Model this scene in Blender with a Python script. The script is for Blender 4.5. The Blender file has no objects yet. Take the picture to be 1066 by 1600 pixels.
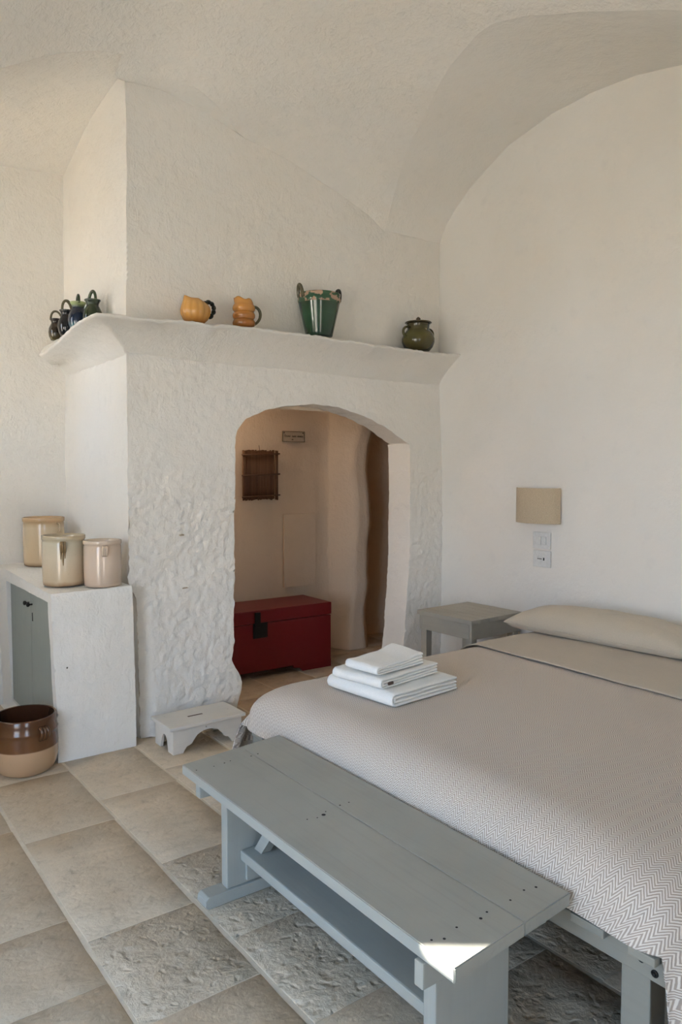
import bpy, bmesh, math, random
import numpy as np
from mathutils import Vector, Matrix, noise

S = bpy.context.scene
COL = S.collection
random.seed(7)

# ------------------------------------------------------------------ camera
PITCH = math.atan(66 / 1175.0)
AZ = math.radians(36.45)
cam_d = bpy.data.cameras.new('camera')
cam_d.sensor_fit = 'AUTO'
cam_d.sensor_width = 36.0
cam_d.lens = 36.0 * 1175.0 / 1600.0
cam_d.clip_start = 0.05
cam = bpy.data.objects.new('camera', cam_d)
COL.objects.link(cam)
cam.location = (0, 0, 1.6)
cam.rotation_euler = (math.pi / 2 - PITCH, 0, -AZ)
S.camera = cam

# ------------------------------------------------------------------ view, world, sun
S.view_settings.view_transform = 'Standard'
S.view_settings.look = 'None'
S.view_settings.gamma = 1.0
S.view_settings.use_curve_mapping = False
S.view_settings.exposure = 0.62
S.cycles.use_denoising = True
S.cycles.max_bounces = 14
S.cycles.diffuse_bounces = 10
S.cycles.sample_clamp_indirect = 6.0
S.cycles.caustics_reflective = False
S.cycles.caustics_refractive = False

W = bpy.data.worlds.new('daylight sky')
S.world = W
W.use_nodes = True
nt = W.node_tree
for n in list(nt.nodes):
    nt.nodes.remove(n)
wo = nt.nodes.new('ShaderNodeOutputWorld')
wb = nt.nodes.new('ShaderNodeBackground')
tc = nt.nodes.new('ShaderNodeTexCoord')
sx = nt.nodes.new('ShaderNodeSeparateXYZ')
cr = nt.nodes.new('ShaderNodeValToRGB')
cr.color_ramp.elements[0].position = 0.0
cr.color_ramp.elements[0].color = (0.78, 0.885, 1.03, 1)
cr.color_ramp.elements[1].position = 0.34
cr.color_ramp.elements[1].color = (0.40, 0.655, 1.04, 1)
nt.links.new(tc.outputs['Generated'], sx.inputs[0])
nt.links.new(sx.outputs['Z'], cr.inputs[0])
nt.links.new(cr.outputs[0], wb.inputs['Color'])
nt.links.new(wb.outputs[0], wo.inputs['Surface'])
wb.inputs['Strength'].default_value = 5.5

SUN_EL = math.radians(20.0)
sd = Vector((0.79, -0.61, 0)).normalized() * math.cos(SUN_EL) + Vector((0, 0, -math.sin(SUN_EL)))
sun_d = bpy.data.lights.new('sun', 'SUN')
sun_d.energy = 45.0
sun_d.color = (1.0, 0.92, 0.80)
sun_d.angle = math.radians(0.6)
sun = bpy.data.objects.new('sun', sun_d)
COL.objects.link(sun)
sun.rotation_euler = sd.to_track_quat('-Z', 'Y').to_euler()
sun.location = (-6, 8, 6)

# window in the left wall (X=-1.3) and doorway in the wall behind the camera (Y=-1.6)
WIN = dict(y0=2.95, y1=3.61, z0=1.585, z1=2.5)
LDOOR = dict(y0=0.2, y1=2.2, z1=2.5)       # doorway in the left wall, nearer the camera
DOOR = dict(x0=-0.3, x1=0.55, z1=2.35)
ALW = dict(y0=4.72, y1=5.16, z0=1.80, z1=3.05)      # small window in the alcove's left wall


def portal(name, loc, rot, sx_, sy_):
    d = bpy.data.lights.new(name, 'AREA')
    d.shape = 'RECTANGLE'
    d.size, d.size_y = sx_, sy_
    d.cycles.is_portal = True
    o = bpy.data.objects.new(name, d)
    COL.objects.link(o)
    o.location = loc
    o.rotation_euler = rot


portal('window_portal', (-1.82, (WIN['y0'] + WIN['y1']) / 2, (WIN['z0'] + WIN['z1']) / 2), (0, -math.pi / 2, 0), WIN['z1'] - WIN['z0'], WIN['y1'] - WIN['y0'])
portal('left_door_portal', (-1.82, (LDOOR['y0'] + LDOOR['y1']) / 2, LDOOR['z1'] / 2), (0, -math.pi / 2, 0), LDOOR['z1'], LDOOR['y1'] - LDOOR['y0'])
portal('door_portal', ((DOOR['x0'] + DOOR['x1']) / 2, -2.02, DOOR['z1'] / 2), (math.pi / 2, 0, 0), DOOR['x1'] - DOOR['x0'], DOOR['z1'])
portal('alcove_portal', (-0.62, (ALW['y0'] + ALW['y1']) / 2, (ALW['z0'] + ALW['z1']) / 2), (0, -math.pi / 2, 0), ALW['z1'] - ALW['z0'], ALW['y1'] - ALW['y0'])

# added warm fill, unseen, brightens the upper wall of the back room
lp = bpy.data.lights.new('back_room_fill', 'POINT')
lp.energy = 4.6
lp.color = (1.0, 0.78, 0.56)
lp.shadow_soft_size = 0.10
lpo = bpy.data.objects.new('back_room_fill', lp)
COL.objects.link(lpo)
lpo.location = (2.52, 5.20, 2.17)

# ------------------------------------------------------------------ node materials


class NT:
    def __init__(self, name):
        self.m = bpy.data.materials.new(name)
        self.m.use_nodes = True
        self.t = self.m.node_tree
        self.b = self.t.nodes['Principled BSDF']

    def n(self, kind, **kw):
        nd = self.t.nodes.new(kind)
        for k, v in kw.items():
            if k.startswith('i_'):
                key = k[2:]
                key = int(key) if key.isdigit() else key.replace('_', ' ')
                nd.inputs[key].default_value = v
            else:
                setattr(nd, k, v)
        return nd

    def l(self, a, b):
        self.t.links.new(a, b)

    def coord(self, kind='Object', scale=(1, 1, 1)):
        c = self.n('ShaderNodeTexCoord')
        mp = self.n('ShaderNodeMapping')
        mp.inputs['Scale'].default_value = scale
        self.l(c.outputs[kind], mp.inputs['Vector'])
        return mp.outputs['Vector']

    def noise(self, vec, scale, detail=4, rough=0.55, dist=0.0):
        nd = self.n('ShaderNodeTexNoise')
        nd.inputs['Scale'].default_value = scale
        nd.inputs['Detail'].default_value = detail
        nd.inputs['Roughness'].default_value = rough
        nd.inputs['Distortion'].default_value = dist
        self.l(vec, nd.inputs['Vector'])
        return nd.outputs['Fac']

    def ramp(self, fac, stops):
        r = self.n('ShaderNodeValToRGB')
        e = r.color_ramp.elements
        while len(e) < len(stops):
            e.new(0.5)
        for i, (p, c) in enumerate(stops):
            e[i].position = p
            e[i].color = (c[0], c[1], c[2], 1) if not isinstance(c, (int, float)) else (c, c, c, 1)
        self.l(fac, r.inputs[0])
        return r.outputs[0]

    def math(self, op, a, b=None, c=None):
        nd = self.n('ShaderNodeMath', operation=op)
        for i, v in enumerate((a, b, c)):
            if v is None:
                continue
            if isinstance(v, (int, float)):
                nd.inputs[i].default_value = v
            else:
                self.l(v, nd.inputs[i])
        return nd.outputs[0]

    def mix(self, fac, a, b, mode='MIX'):
        nd = self.n('ShaderNodeMix', data_type='RGBA', blend_type=mode)
        for sock, v in ((nd.inputs['Factor'], fac), (nd.inputs['A'], a), (nd.inputs['B'], b)):
            if isinstance(v, (int, float)):
                sock.default_value = v
            elif isinstance(v, tuple):
                sock.default_value = (v[0], v[1], v[2], 1)
            else:
                self.l(v, sock)
        return nd.outputs['Result']

    def bump(self, height, strength, dist, prev=None):
        b = self.n('ShaderNodeBump')
        b.inputs['Strength'].default_value = strength
        b.inputs['Distance'].default_value = dist
        self.l(height, b.inputs['Height'])
        if prev is not None:
            self.l(prev, b.inputs['Normal'])
        return b.outputs['Normal']

    def out(self, color=None, rough=None, normal=None, **kw):
        b = self.b
        for sock, v in (('Base Color', color), ('Roughness', rough), ('Normal', normal)):
            if v is None:
                continue
            if isinstance(v, (int, float)):
                b.inputs[sock].default_value = v
            elif isinstance(v, tuple):
                b.inputs[sock].default_value = (v[0], v[1], v[2], 1)
            else:
                self.l(v, b.inputs[sock])
        for k, v in kw.items():
            b.inputs[k.replace('_', ' ')].default_value = v
        return self.m


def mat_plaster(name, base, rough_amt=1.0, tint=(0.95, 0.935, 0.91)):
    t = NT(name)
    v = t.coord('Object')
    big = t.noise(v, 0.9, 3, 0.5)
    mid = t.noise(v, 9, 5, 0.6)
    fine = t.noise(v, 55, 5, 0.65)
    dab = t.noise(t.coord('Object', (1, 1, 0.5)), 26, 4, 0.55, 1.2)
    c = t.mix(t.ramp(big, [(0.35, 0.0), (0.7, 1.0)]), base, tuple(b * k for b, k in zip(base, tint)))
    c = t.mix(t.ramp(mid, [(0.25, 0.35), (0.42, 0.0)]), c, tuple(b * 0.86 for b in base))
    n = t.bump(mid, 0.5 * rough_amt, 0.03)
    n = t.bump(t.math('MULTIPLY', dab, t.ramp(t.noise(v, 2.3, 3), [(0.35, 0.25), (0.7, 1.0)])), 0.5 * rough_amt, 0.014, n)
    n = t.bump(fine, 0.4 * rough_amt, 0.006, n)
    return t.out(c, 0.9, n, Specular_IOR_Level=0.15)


def mat_paint(name, col, wear=0.0, rough=0.5, grain_axis=1, grain=0.5, spots=0.0):
    t = NT(name)
    sc = [14.0, 14.0, 14.0]
    sc[grain_axis] = 0.7
    v = t.coord('Object', tuple(sc))
    g = t.noise(v, 3.0, 4, 0.6, 0.6)
    v2 = t.coord('Object')
    b = t.noise(v2, 3.2, 4, 0.6)
    c = t.mix(t.ramp(b, [(0.3, 0.0), (0.75, 1.0)]), col, tuple(x * 0.88 for x in col))
    c = t.mix(t.ramp(g, [(0.3, grain * 0.6), (0.5, 0.0)]), c, tuple(x * 0.75 for x in col))
    if spots:
        vo = t.n('ShaderNodeTexVoronoi', feature='F1')
        vo.inputs['Scale'].default_value = 6.5
        t.l(v2, vo.inputs['Vector'])
        c = t.mix(t.ramp(vo.outputs['Distance'], [(0.02, 0.75 * spots), (0.032, 0.0)]), c, (0.035, 0.03, 0.025))
    if wear:
        w = t.noise(v2, 30, 5, 0.7)
        c = t.mix(t.ramp(w, [(0.66, 0.0), (0.72, wear)]), c, (0.16, 0.11, 0.07))
    n = t.bump(g, 0.25, 0.002)
    return t.out(c, rough, n, Specular_IOR_Level=0.35)


def mat_cloth(name, col, scale=900, bump=0.3, wrinkle=0.3, var=0.92):
    t = NT(name)
    v = t.coord('Object')
    wv = t.n('ShaderNodeTexWave', wave_type='BANDS', bands_direction='X')
    wv.inputs['Scale'].default_value = scale / 6.28
    wv.inputs['Distortion'].default_value = 2.0
    t.l(v, wv.inputs['Vector'])
    w = t.noise(v, 5, 4, 0.55, 0.4)
    f = t.noise(v, 260, 2, 0.5)
    c = t.mix(t.ramp(f, [(0.35, 0.0), (0.65, 1.0)]), col, tuple(x * var for x in col))
    n = t.bump(w, wrinkle, 0.03)
    n = t.bump(f, bump, 0.0015, n)
    m = t.out(c, 0.92, n, Specular_IOR_Level=0.1)
    t.b.inputs['Sheen Weight'].default_value = 0.15
    return m


def mat_glaze(name, stops, zlo, zhi, rough=0.12, coord='Object', nscale=9, namt=0.25, spec=0.6, streak=1.0):
    """glazed pottery: colour runs with height (object space) broken by drips"""
    t = NT(name)
    c = t.n('ShaderNodeTexCoord')
    s = t.n('ShaderNodeSeparateXYZ')
    t.l(c.outputs[coord], s.inputs[0])
    h = t.math('DIVIDE', t.math('SUBTRACT', s.outputs['Z'], zlo), zhi - zlo)
    nz = t.noise(t.coord(coord, (1, 1, 0.25 * streak)), nscale, 4, 0.6)
    h2 = t.math('ADD', h, t.math('MULTIPLY', t.math('SUBTRACT', nz, 0.5), namt))
    col = t.ramp(h2, stops)
    f = t.noise(t.coord(coord), 40, 4, 0.6)
    col = t.mix(t.ramp(f, [(0.22, 0.25), (0.34, 0.0)]), col, (0.10, 0.07, 0.04))
    n = t.bump(t.noise(t.coord(coord, (1, 1, 3)), 14, 3, 0.5), 0.12, 0.004)
    return t.out(col, rough, n, Specular_IOR_Level=spec)


def mat_plain(name, col, rough=0.6, metal=0.0, bumps=0.0, bscale=60):
    t = NT(name)
    v = t.coord('Object')
    f = t.noise(v, bscale, 4, 0.6)
    c = t.mix(t.ramp(f, [(0.3, 0.0), (0.7, 1.0)]), col, tuple(x * 0.85 for x in col))
    n = t.bump(f, bumps, 0.002)
    return t.out(c, rough, n, Metallic=metal)


def mat_stone(name, c1, c2, pit):
    t = NT(name)
    oi = t.n('ShaderNodeObjectInfo')
    c0 = t.n('ShaderNodeTexCoord')
    ad = t.n('ShaderNodeVectorMath', operation='ADD')
    ml = t.n('ShaderNodeVectorMath', operation='SCALE')
    cm = t.n('ShaderNodeCombineXYZ')
    t.l(oi.outputs['Random'], cm.inputs[0])
    t.l(oi.outputs['Random'], cm.inputs[1])
    t.l(cm.outputs[0], ml.inputs[0])
    ml.inputs['Scale'].default_value = 37.0
    t.l(c0.outputs['Object'], ad.inputs[0])
    t.l(ml.outputs[0], ad.inputs[1])
    v = ad.outputs[0]
    st = t.n('ShaderNodeMapping')
    st.inputs['Scale'].default_value = (1.0, 2.6, 1)
    t.l(v, st.inputs['Vector'])
    a = t.noise(st.outputs[0], 3.0, 5, 0.6, 0.7)
    b = t.noise(v, 16, 6, 0.65, 0.2)
    fine = t.noise(v, 90, 3, 0.6)
    c = t.mix(t.ramp(a, [(0.3, 0.0), (0.7, 1.0)]), c1, c2)
    c = t.mix(t.math('MULTIPLY', oi.outputs['Random'], 0.5), c, tuple(x * 0.78 for x in c2))
    c = t.mix(t.ramp(b, [(0.28, 0.5), (0.46, 0.0)]), c, tuple(x * 0.55 for x in c2))
    c = t.mix(t.ramp(b, [(0.6, 0.0), (0.78, 0.35)]), c, (0.62, 0.57, 0.48))
    vo = t.n('ShaderNodeTexVoronoi', feature='SMOOTH_F1')
    vo.inputs['Scale'].default_value = 26
    vo.inputs['Randomness'].default_value = 1.0
    dv = t.n('ShaderNodeVectorMath', operation='ADD')
    nz = t.n('ShaderNodeTexNoise')
    nz.inputs['Scale'].default_value = 14
    t.l(v, nz.inputs['Vector'])
    sc2 = t.n('ShaderNodeVectorMath', operation='SCALE')
    sc2.inputs['Scale'].default_value = 0.07
    t.l(nz.outputs['Color'], sc2.inputs[0])
    t.l(v, dv.inputs[0])
    t.l(sc2.outputs[0], dv.inputs[1])
    t.l(dv.outputs[0], vo.inputs['Vector'])
    n = t.bump(a, 0.4, 0.02)
    n = t.bump(b, 0.30 + 0.5 * pit, 0.006 + 0.02 * pit, n)
    n = t.bump(t.ramp(vo.outputs['Distance'], [(0.05, 0.0), (0.35, 1.0)]), 0.05 + 0.5 * pit, 0.004 + 0.012 * pit, n)
    n = t.bump(fine, 0.25, 0.002, n)
    return t.out(c, t.ramp(b, [(0.3, 0.62), (0.7, 0.42)]), n, Specular_IOR_Level=0.4)


def mat_herringbone():
    t = NT('herringbone weave')
    c = t.n('ShaderNodeTexCoord')
    s = t.n('ShaderNodeSeparateXYZ')
    t.l(c.outputs['UV'], s.inputs[0])
    wob = t.math('MULTIPLY', t.math('SUBTRACT', t.noise(t.coord('UV'), 3.0, 2), 0.5), 0.03)
    u = t.math('ADD', s.outputs['X'], wob)
    wob2 = t.math('MULTIPLY', t.math('SUBTRACT', t.noise(t.coord('UV'), 60.0, 2), 0.5), 0.004)
    v = t.math('ADD', s.outputs['Y'], wob2)
    tri = t.math('PINGPONG', u, 0.018)
    ph = t.math('DIVIDE', t.math('ADD', v, t.math('MULTIPLY', tri, 1.35)), 0.0110)
    st = t.math('PINGPONG', ph, 0.5)
    k = t.ramp(st, [(0.17, 0.0), (0.31, 1.0)])
    fz = t.noise(t.coord('UV'), 420, 2)
    cream = t.mix(fz, (0.66, 0.595, 0.525), (0.74, 0.675, 0.60))
    taupe = t.mix(fz, (0.42, 0.35, 0.295), (0.34, 0.28, 0.235))
    col = t.mix(k, taupe, cream)
    n = t.bump(k, 0.35, 0.003)
    n = t.bump(fz, 0.3, 0.001, n)
    m = t.out(col, 0.95, n, Specular_IOR_Level=0.05)
    t.b.inputs['Sheen Weight'].default_value = 0.15
    return m


M = {}
M['plaster'] = mat_plaster('white limewash plaster', (0.81, 0.792, 0.757), 1.0)
M['plaster_smooth'] = mat_plaster('smooth limewash plaster', (0.81, 0.794, 0.762), 0.55)
M['plaster_warm'] = mat_plaster('plaster with warm light tint', (0.70, 0.585, 0.46), 0.7)  # white plaster, with the back room's warm light put into its colour
M['stone'] = mat_stone('honed limestone', (0.635, 0.525, 0.39), (0.52, 0.43, 0.32), 0.30)
M['stone_pit'] = mat_stone('pitted limestone', (0.585, 0.49, 0.37), (0.47, 0.395, 0.295), 0.8)
M['grout'] = mat_plain('pale lime grout', (0.70, 0.62, 0.50), 0.95, 0, 0.6, 35)
M['bench'] = mat_paint('grey blue bench paint', (0.36, 0.365, 0.33), 0.10, 0.55, 1, 0.5, 0.0)
M['bench_leg'] = mat_paint('grey blue leg paint', (0.36, 0.365, 0.33), 0.10, 0.55, 2, 0.5)
M['night'] = mat_paint('grey green table paint', (0.40, 0.38, 0.325), 0.05, 0.5, 1, 0.5)
M['bedpaint'] = mat_paint('taupe bed paint', (0.30, 0.285, 0.24), 0.0, 0.5, 1, 0.3)
M['cabdoor'] = mat_paint('grey green door paint', (0.27, 0.30, 0.275), 0.0, 0.45, 2, 0.3)
M['stoolpaint'] = mat_paint('worn white stool paint', (0.70, 0.67, 0.62), 0.75, 0.55, 0, 0.25)
M['red'] = mat_paint('dark red lacquer', (0.155, 0.008, 0.010), 0.0, 0.38, 0, 0.4)
M['blackiron'] = mat_plain('black iron', (0.012, 0.011, 0.010), 0.5, 0.6)
M['dark'] = mat_plain('dark hole', (0.01, 0.009, 0.008), 0.9)
M['linen'] = mat_cloth('beige linen', (0.50, 0.435, 0.35), 900, 0.3, 0.25)
M['pillow'] = mat_cloth('ecru pillow cotton', (0.55, 0.485, 0.39), 900, 0.25, 0.45)
M['shade'] = mat_cloth('linen lampshade', (0.56, 0.46, 0.33), 900, 0.5, 0.05, 0.78)
M['towel'] = mat_cloth('white terry', (0.84, 0.83, 0.80), 900, 0.9, 0.3, 0.93)
M['mattress'] = mat_cloth('mattress ticking', (0.55, 0.52, 0.46))
M['herring'] = mat_herringbone()
M['plastic'] = mat_plain('white plastic', (0.72, 0.73, 0.72), 0.35)
M['brownmark'] = mat_plain('brown woven tag', (0.08, 0.05, 0.035), 0.8)
M['crock_a'] = mat_glaze('straw crock glaze', [(0.0, (0.20, 0.12, 0.06)), (0.10, (0.55, 0.42, 0.27)), (0.85, (0.58, 0.46, 0.31)), (1.0, (0.45, 0.30, 0.16))], 0, 0.30, 0.16, namt=0.06)
M['crock_b'] = mat_glaze('celadon crock glaze', [(0.0, (0.25, 0.15, 0.08)), (0.09, (0.50, 0.40, 0.28)), (0.55, (0.58, 0.50, 0.38)), (0.84, (0.52, 0.48, 0.37)), (1.0, (0.42, 0.33, 0.21))], 0, 0.29, 0.16, namt=0.12)
M['crock_c'] = mat_glaze('pinkish crock glaze', [(0.0, (0.52, 0.41, 0.32)), (0.5, (0.60, 0.49, 0.40)), (1.0, (0.57, 0.46, 0.36))], 0, 0.27, 0.10, namt=0.1)
M['drip'] = mat_plain('brown drip glaze', (0.24, 0.16, 0.08), 0.2)
M['pot_brown'] = mat_glaze('brown pot glaze', [(0.0, (0.40, 0.26, 0.15)), (0.05, (0.44, 0.29, 0.17)), (0.455, (0.46, 0.30, 0.18)), (0.475, (0.13, 0.052, 0.018)), (0.8, (0.105, 0.045, 0.018)), (1.0, (0.085, 0.033, 0.014))], 0, 0.305, 0.16, nscale=3, namt=0.02)
M['pot_inside'] = mat_plain('dark brown glaze', (0.05, 0.022, 0.012), 0.15)
M['ochre'] = mat_glaze('ochre glaze', [(0.0, (0.33, 0.14, 0.03)), (0.25, (0.50, 0.25, 0.06)), (0.7, (0.55, 0.30, 0.09)), (1.0, (0.48, 0.22, 0.05))], 0, 0.16, 0.13)
M['amber'] = mat_glaze('amber glaze', [(0.0, (0.24, 0.085, 0.018)), (0.45, (0.36, 0.145, 0.03)), (0.65, (0.48, 0.22, 0.055)), (1.0, (0.52, 0.25, 0.06))], 0, 0.175, 0.10)
M['green'] = mat_glaze('bottle green glaze', [(0.0, (0.014, 0.036, 0.020)), (0.5, (0.026, 0.072, 0.038)), (0.85, (0.022, 0.058, 0.032)), (1.0, (0.036, 0.07, 0.04))], 0, 0.26, 0.12, nscale=5, namt=0.35, streak=8)
M['olive'] = mat_glaze('olive brown glaze', [(0.0, (0.035, 0.028, 0.008)), (0.45, (0.085, 0.075, 0.018)), (0.8, (0.05, 0.04, 0.014)), (1.0, (0.045, 0.026, 0.012))], 0, 0.24, 0.10, namt=0.4)
M['handle_dark'] = mat_plain('black green glaze', (0.018, 0.020, 0.014), 0.12)
M['handle_grey'] = mat_plain('grey olive glaze', (0.12, 0.105, 0.06), 0.15)
M['brownglaze'] = mat_glaze('brown olive jug glaze', [(0.0, (0.08, 0.06, 0.015)), (0.3, (0.015, 0.010, 0.006)), (1.0, (0.020, 0.012, 0.007))], 0, 0.2, 0.12)
M['blackglaze'] = mat_plain('blue black glaze', (0.007, 0.008, 0.010), 0.10)
M['blueglaze'] = mat_glaze('dark blue jug glaze', [(0.0, (0.01, 0.10, 0.14)), (0.35, (0.006, 0.016, 0.042)), (0.8, (0.008, 0.012, 0.026)), (0.93, (0.20, 0.25, 0.10)), (1.0, (0.24, 0.28, 0.12))], 0, 0.17, 0.09)
M['greenjug'] = mat_glaze('dark green jug glaze', [(0.0, (0.008, 0.014, 0.006)), (1.0, (0.025, 0.042, 0.014))], 0, 0.17, 0.10)


def mat_unglazed():
    t = NT('green glaze over bare rim')
    v = t.coord('Object')
    c = t.n('ShaderNodeTexCoord')
    s = t.n('ShaderNodeSeparateXYZ')
    t.l(c.outputs['Object'], s.inputs[0])
    nz = t.noise(t.coord('Object', (1, 1, 1.6)), 17, 3, 0.5, 0.4)
    g = t.noise(t.coord('Object', (1, 1, 8)), 6, 3)
    green = t.mix(g, (0.02, 0.07, 0.035), (0.05, 0.12, 0.065))
    pink = t.mix(g, (0.42, 0.28, 0.20), (0.36, 0.25, 0.17))
    k = t.ramp(nz, [(0.50, 0.0), (0.53, 1.0)])
    col = t.mix(k, green, pink)
    return t.out(col, t.mix(k, (0.12, 0.12, 0.12), (0.6, 0.6, 0.6)), None)


M['rimband'] = mat_unglazed()


def mat_reed():
    t = NT('brown reed')
    oi = t.n('ShaderNodeObjectInfo')
    v = t.coord('Object', (30, 30, 3))
    a = t.noise(v, 2, 3)
    c = t.mix(a, (0.13, 0.06, 0.03), (0.055, 0.027, 0.014))
    c = t.mix(t.math('MULTIPLY', oi.outputs['Random'], 0.6), c, (0.20, 0.10, 0.05))
    return t.out(c, 0.5, t.bump(a, 0.3, 0.002))


M['reed'] = mat_reed()
M['sign'] = mat_plain('cream enamel', (0.50, 0.42, 0.32), 0.4)
M['ink'] = mat_plain('dark lettering', (0.045, 0.028, 0.015), 0.6)
M['chip'] = mat_plain('bare tan stone', (0.45, 0.37, 0.27), 0.9)
M['terrace'] = mat_plain('sunlit terrace stone', (0.74, 0.585, 0.42), 0.9, 0, 0.4, 3)

# ------------------------------------------------------------------ mesh helpers


def obj(name, bm, mat, parent=None, smooth=False, kind=None, auto=None):
    me = bpy.data.meshes.new(name)
    bmesh.ops.recalc_face_normals(bm, faces=bm.faces[:]) if kind != 'keep' else None
    bm.to_mesh(me)
    bm.free()
    if smooth:
        for p in me.polygons:
            p.use_smooth = True
        if auto:
            me.set_sharp_from_angle(angle=math.radians(auto))
    me.materials.append(mat)
    o = bpy.data.objects.new(name, me)
    COL.objects.link(o)
    if parent is not None:
        o.parent = parent
    if kind in ('structure', 'stuff'):
        o['kind'] = kind
    return o


def tag(o, label, cat, group=None):
    o['label'] = label
    o['category'] = cat
    if group:
        o['group'] = group
    return o


def thing(name, label, cat, loc=(0, 0, 0), rz=0.0, group=None):
    o = bpy.data.objects.new(name, None)
    COL.objects.link(o)
    o.location = loc
    o.rotation_euler = (0, 0, rz)
    o.empty_display_size = 0.05
    return tag(o, label, cat, group)


def box(bm, x0, x1, y0, y1, z0, z1, bev=0.0, seg=2, mat4=None):
    r = bmesh.ops.create_cube(bm, size=1.0)
    vs = r['verts']
    for v in vs:
        v.co = Vector((x0 + (v.co.x + .5) * (x1 - x0), y0 + (v.co.y + .5) * (y1 - y0), z0 + (v.co.z + .5) * (z1 - z0)))
    if mat4 is not None:
        bmesh.ops.transform(bm, matrix=mat4, verts=vs)
    if bev > 0:
        es = list({e for v in vs for e in v.link_edges})
        bmesh.ops.bevel(bm, geom=es, offset=bev, segments=seg, affect='EDGES', profile=0.6)
    return vs


def boxbm(*a, **k):
    bm = bmesh.new()
    box(bm, *a, **k)
    return bm


def quadcols(bm, rows, close=False):
    """rows of points -> quad sheet"""
    vr = [[bm.verts.new(p) for p in r] for r in rows]
    n = len(rows[0])
    for i in range(len(vr) - 1):
        for j in range(n if close else n - 1):
            k = (j + 1) % n
            bm.faces.new((vr[i][j], vr[i][k], vr[i + 1][k], vr[i + 1][j]))
    return vr


def lathe(bm, prof, n=40, mod=None, cap_bottom=True):
    rows = []
    for (r, z) in prof:
        row = []
        for j in range(n):
            th = 2 * math.pi * j / n
            p = Vector((r * math.cos(th), r * math.sin(th), z))
            if mod:
                p = mod(p, th, r, z)
            row.append(p)
        rows.append(row)
    vr = quadcols(bm, rows, True)
    if cap_bottom:
        bm.faces.new(vr[0])
    return vr


def tube(bm, pts, rad, n=10, caps=True, flat=1.0):
    pts = [Vector(p) for p in pts]
    rads = rad if isinstance(rad, (list, tuple)) else [rad] * len(pts)
    rows = []
    up = None
    for i, p in enumerate(pts):
        t = (pts[min(i + 1, len(pts) - 1)] - pts[max(i - 1, 0)]).normalized()
        if up is None:
            a = Vector((0, 0, 1)) if abs(t.z) < 0.9 else Vector((1, 0, 0))
            up = (a - t * a.dot(t)).normalized()
        else:
            up = (up - t * up.dot(t)).normalized()
        sd_ = t.cross(up)
        rows.append([p + up * (math.cos(2 * math.pi * k / n) * rads[i]) + sd_ * (math.sin(2 * math.pi * k / n) * rads[i] * flat) for k in range(n)])
    vr = quadcols(bm, rows, True)
    if caps:
        bm.faces.new(vr[0])
        bm.faces.new(vr[-1])


def prism(bm, outline, axis, a, b):
    """outline: list of 2-D points; extruded along axis from a to b"""
    def P(u, v, w):
        return {0: (w, u, v), 1: (u, w, v), 2: (u, v, w)}[axis]
    A = [bm.verts.new(P(u, v, a)) for u, v in outline]
    B = [bm.verts.new(P(u, v, b)) for u, v in outline]
    n = len(outline)
    bm.faces.new(A)
    bm.faces.new(B)
    for i in range(n):
        j = (i + 1) % n
        bm.faces.new((A[i], A[j], B[j], B[i]))


def bezier(p0, p1, p2, p3, n=12):
    p0, p1, p2, p3 = map(Vector, (p0, p1, p2, p3))
    out = []
    for i in range(n + 1):
        t = i / n
        out.append(p0 * (1 - t) ** 3 + p1 * 3 * t * (1 - t) ** 2 + p2 * 3 * t * t * (1 - t) + p3 * t ** 3)
    return out


def lerp(a, b, t):
    return a + (b - a) * t


def smooth01(t):
    t = max(0.0, min(1.0, t))
    return t * t * (3 - 2 * t)


def interp(x, xs, ys):
    return float(np.interp(x, xs, ys))


# plaster wobble: the same field everywhere so neighbouring pieces still meet
def wob(p, a=1.0, rough=0.0):
    p = Vector(p)
    d = noise.noise_vector(p * 1.1) * (0.014 * a) + noise.noise_vector(p * 4.5 + Vector((9, 3, 1))) * (0.006 * a)
    if rough > 0:
        d = d + noise.noise_vector(p * 17 + Vector((3, 7, 5))) * (0.0050 * rough)
        d = d + noise.noise_vector(p * 38) * (0.0062 * rough)
        r = 1 - abs(noise.noise(p * 30 + Vector((1, 2, 3)))) * 2
        d = d + Vector((0, -1, 0)) * (max(0.0, r) ** 2 * 0.004 * rough)
    return p + d


def sheet(bm, fn, nu, nv, a=1.0, rough=None):
    rows = []
    for i in range(nu + 1):
        row = []
        for j in range(nv + 1):
            p = fn(i / nu, j / nv)
            rr = rough(p) if rough else 0.0
            row.append(wob(p, a, rr))
        rows.append(row)
    quadcols(bm, rows)


# ================================================================== SETTING
YC = 4.25          # chimney-breast face
XR = 4.115         # right wall
XL = 1.605         # left corner of the breast
YB = 5.45          # back of the alcove
XW = -1.3          # left wall
YF = -1.6          # wall behind the camera

# ---- vault curves
FX = [-1.6, -0.6, -0.2, 0.3, 0.62, 0.93, 1.08, 1.245, 1.41, 1.60, 1.78, 1.97, 2.176, 2.349, 2.5, 2.708, 2.962, 3.233, 3.404, 3.522]
FZ = [3.0, 3.05, 3.10, 3.25, 3.43, 3.60, 3.69, 3.775, 3.835, 3.87, 3.875, 3.825, 3.745, 3.672, 3.655, 3.618, 3.54, 3.448, 3.385, 3.309]


def edgeY(x):
    return YC - 0.13 * (1 - smooth01((x - 2.05) / 0.4))


ZTX = [1.60, 1.675, 1.829, 2.031, 2.244, 2.423, 2.5]
ZTZ = [3.79, 3.798, 3.806, 3.772, 3.716, 3.668, 3.655]


def breast_top(x):
    return interp(x, ZTX, ZTZ) if x < 2.45 else interp(x, FX, FZ)


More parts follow.
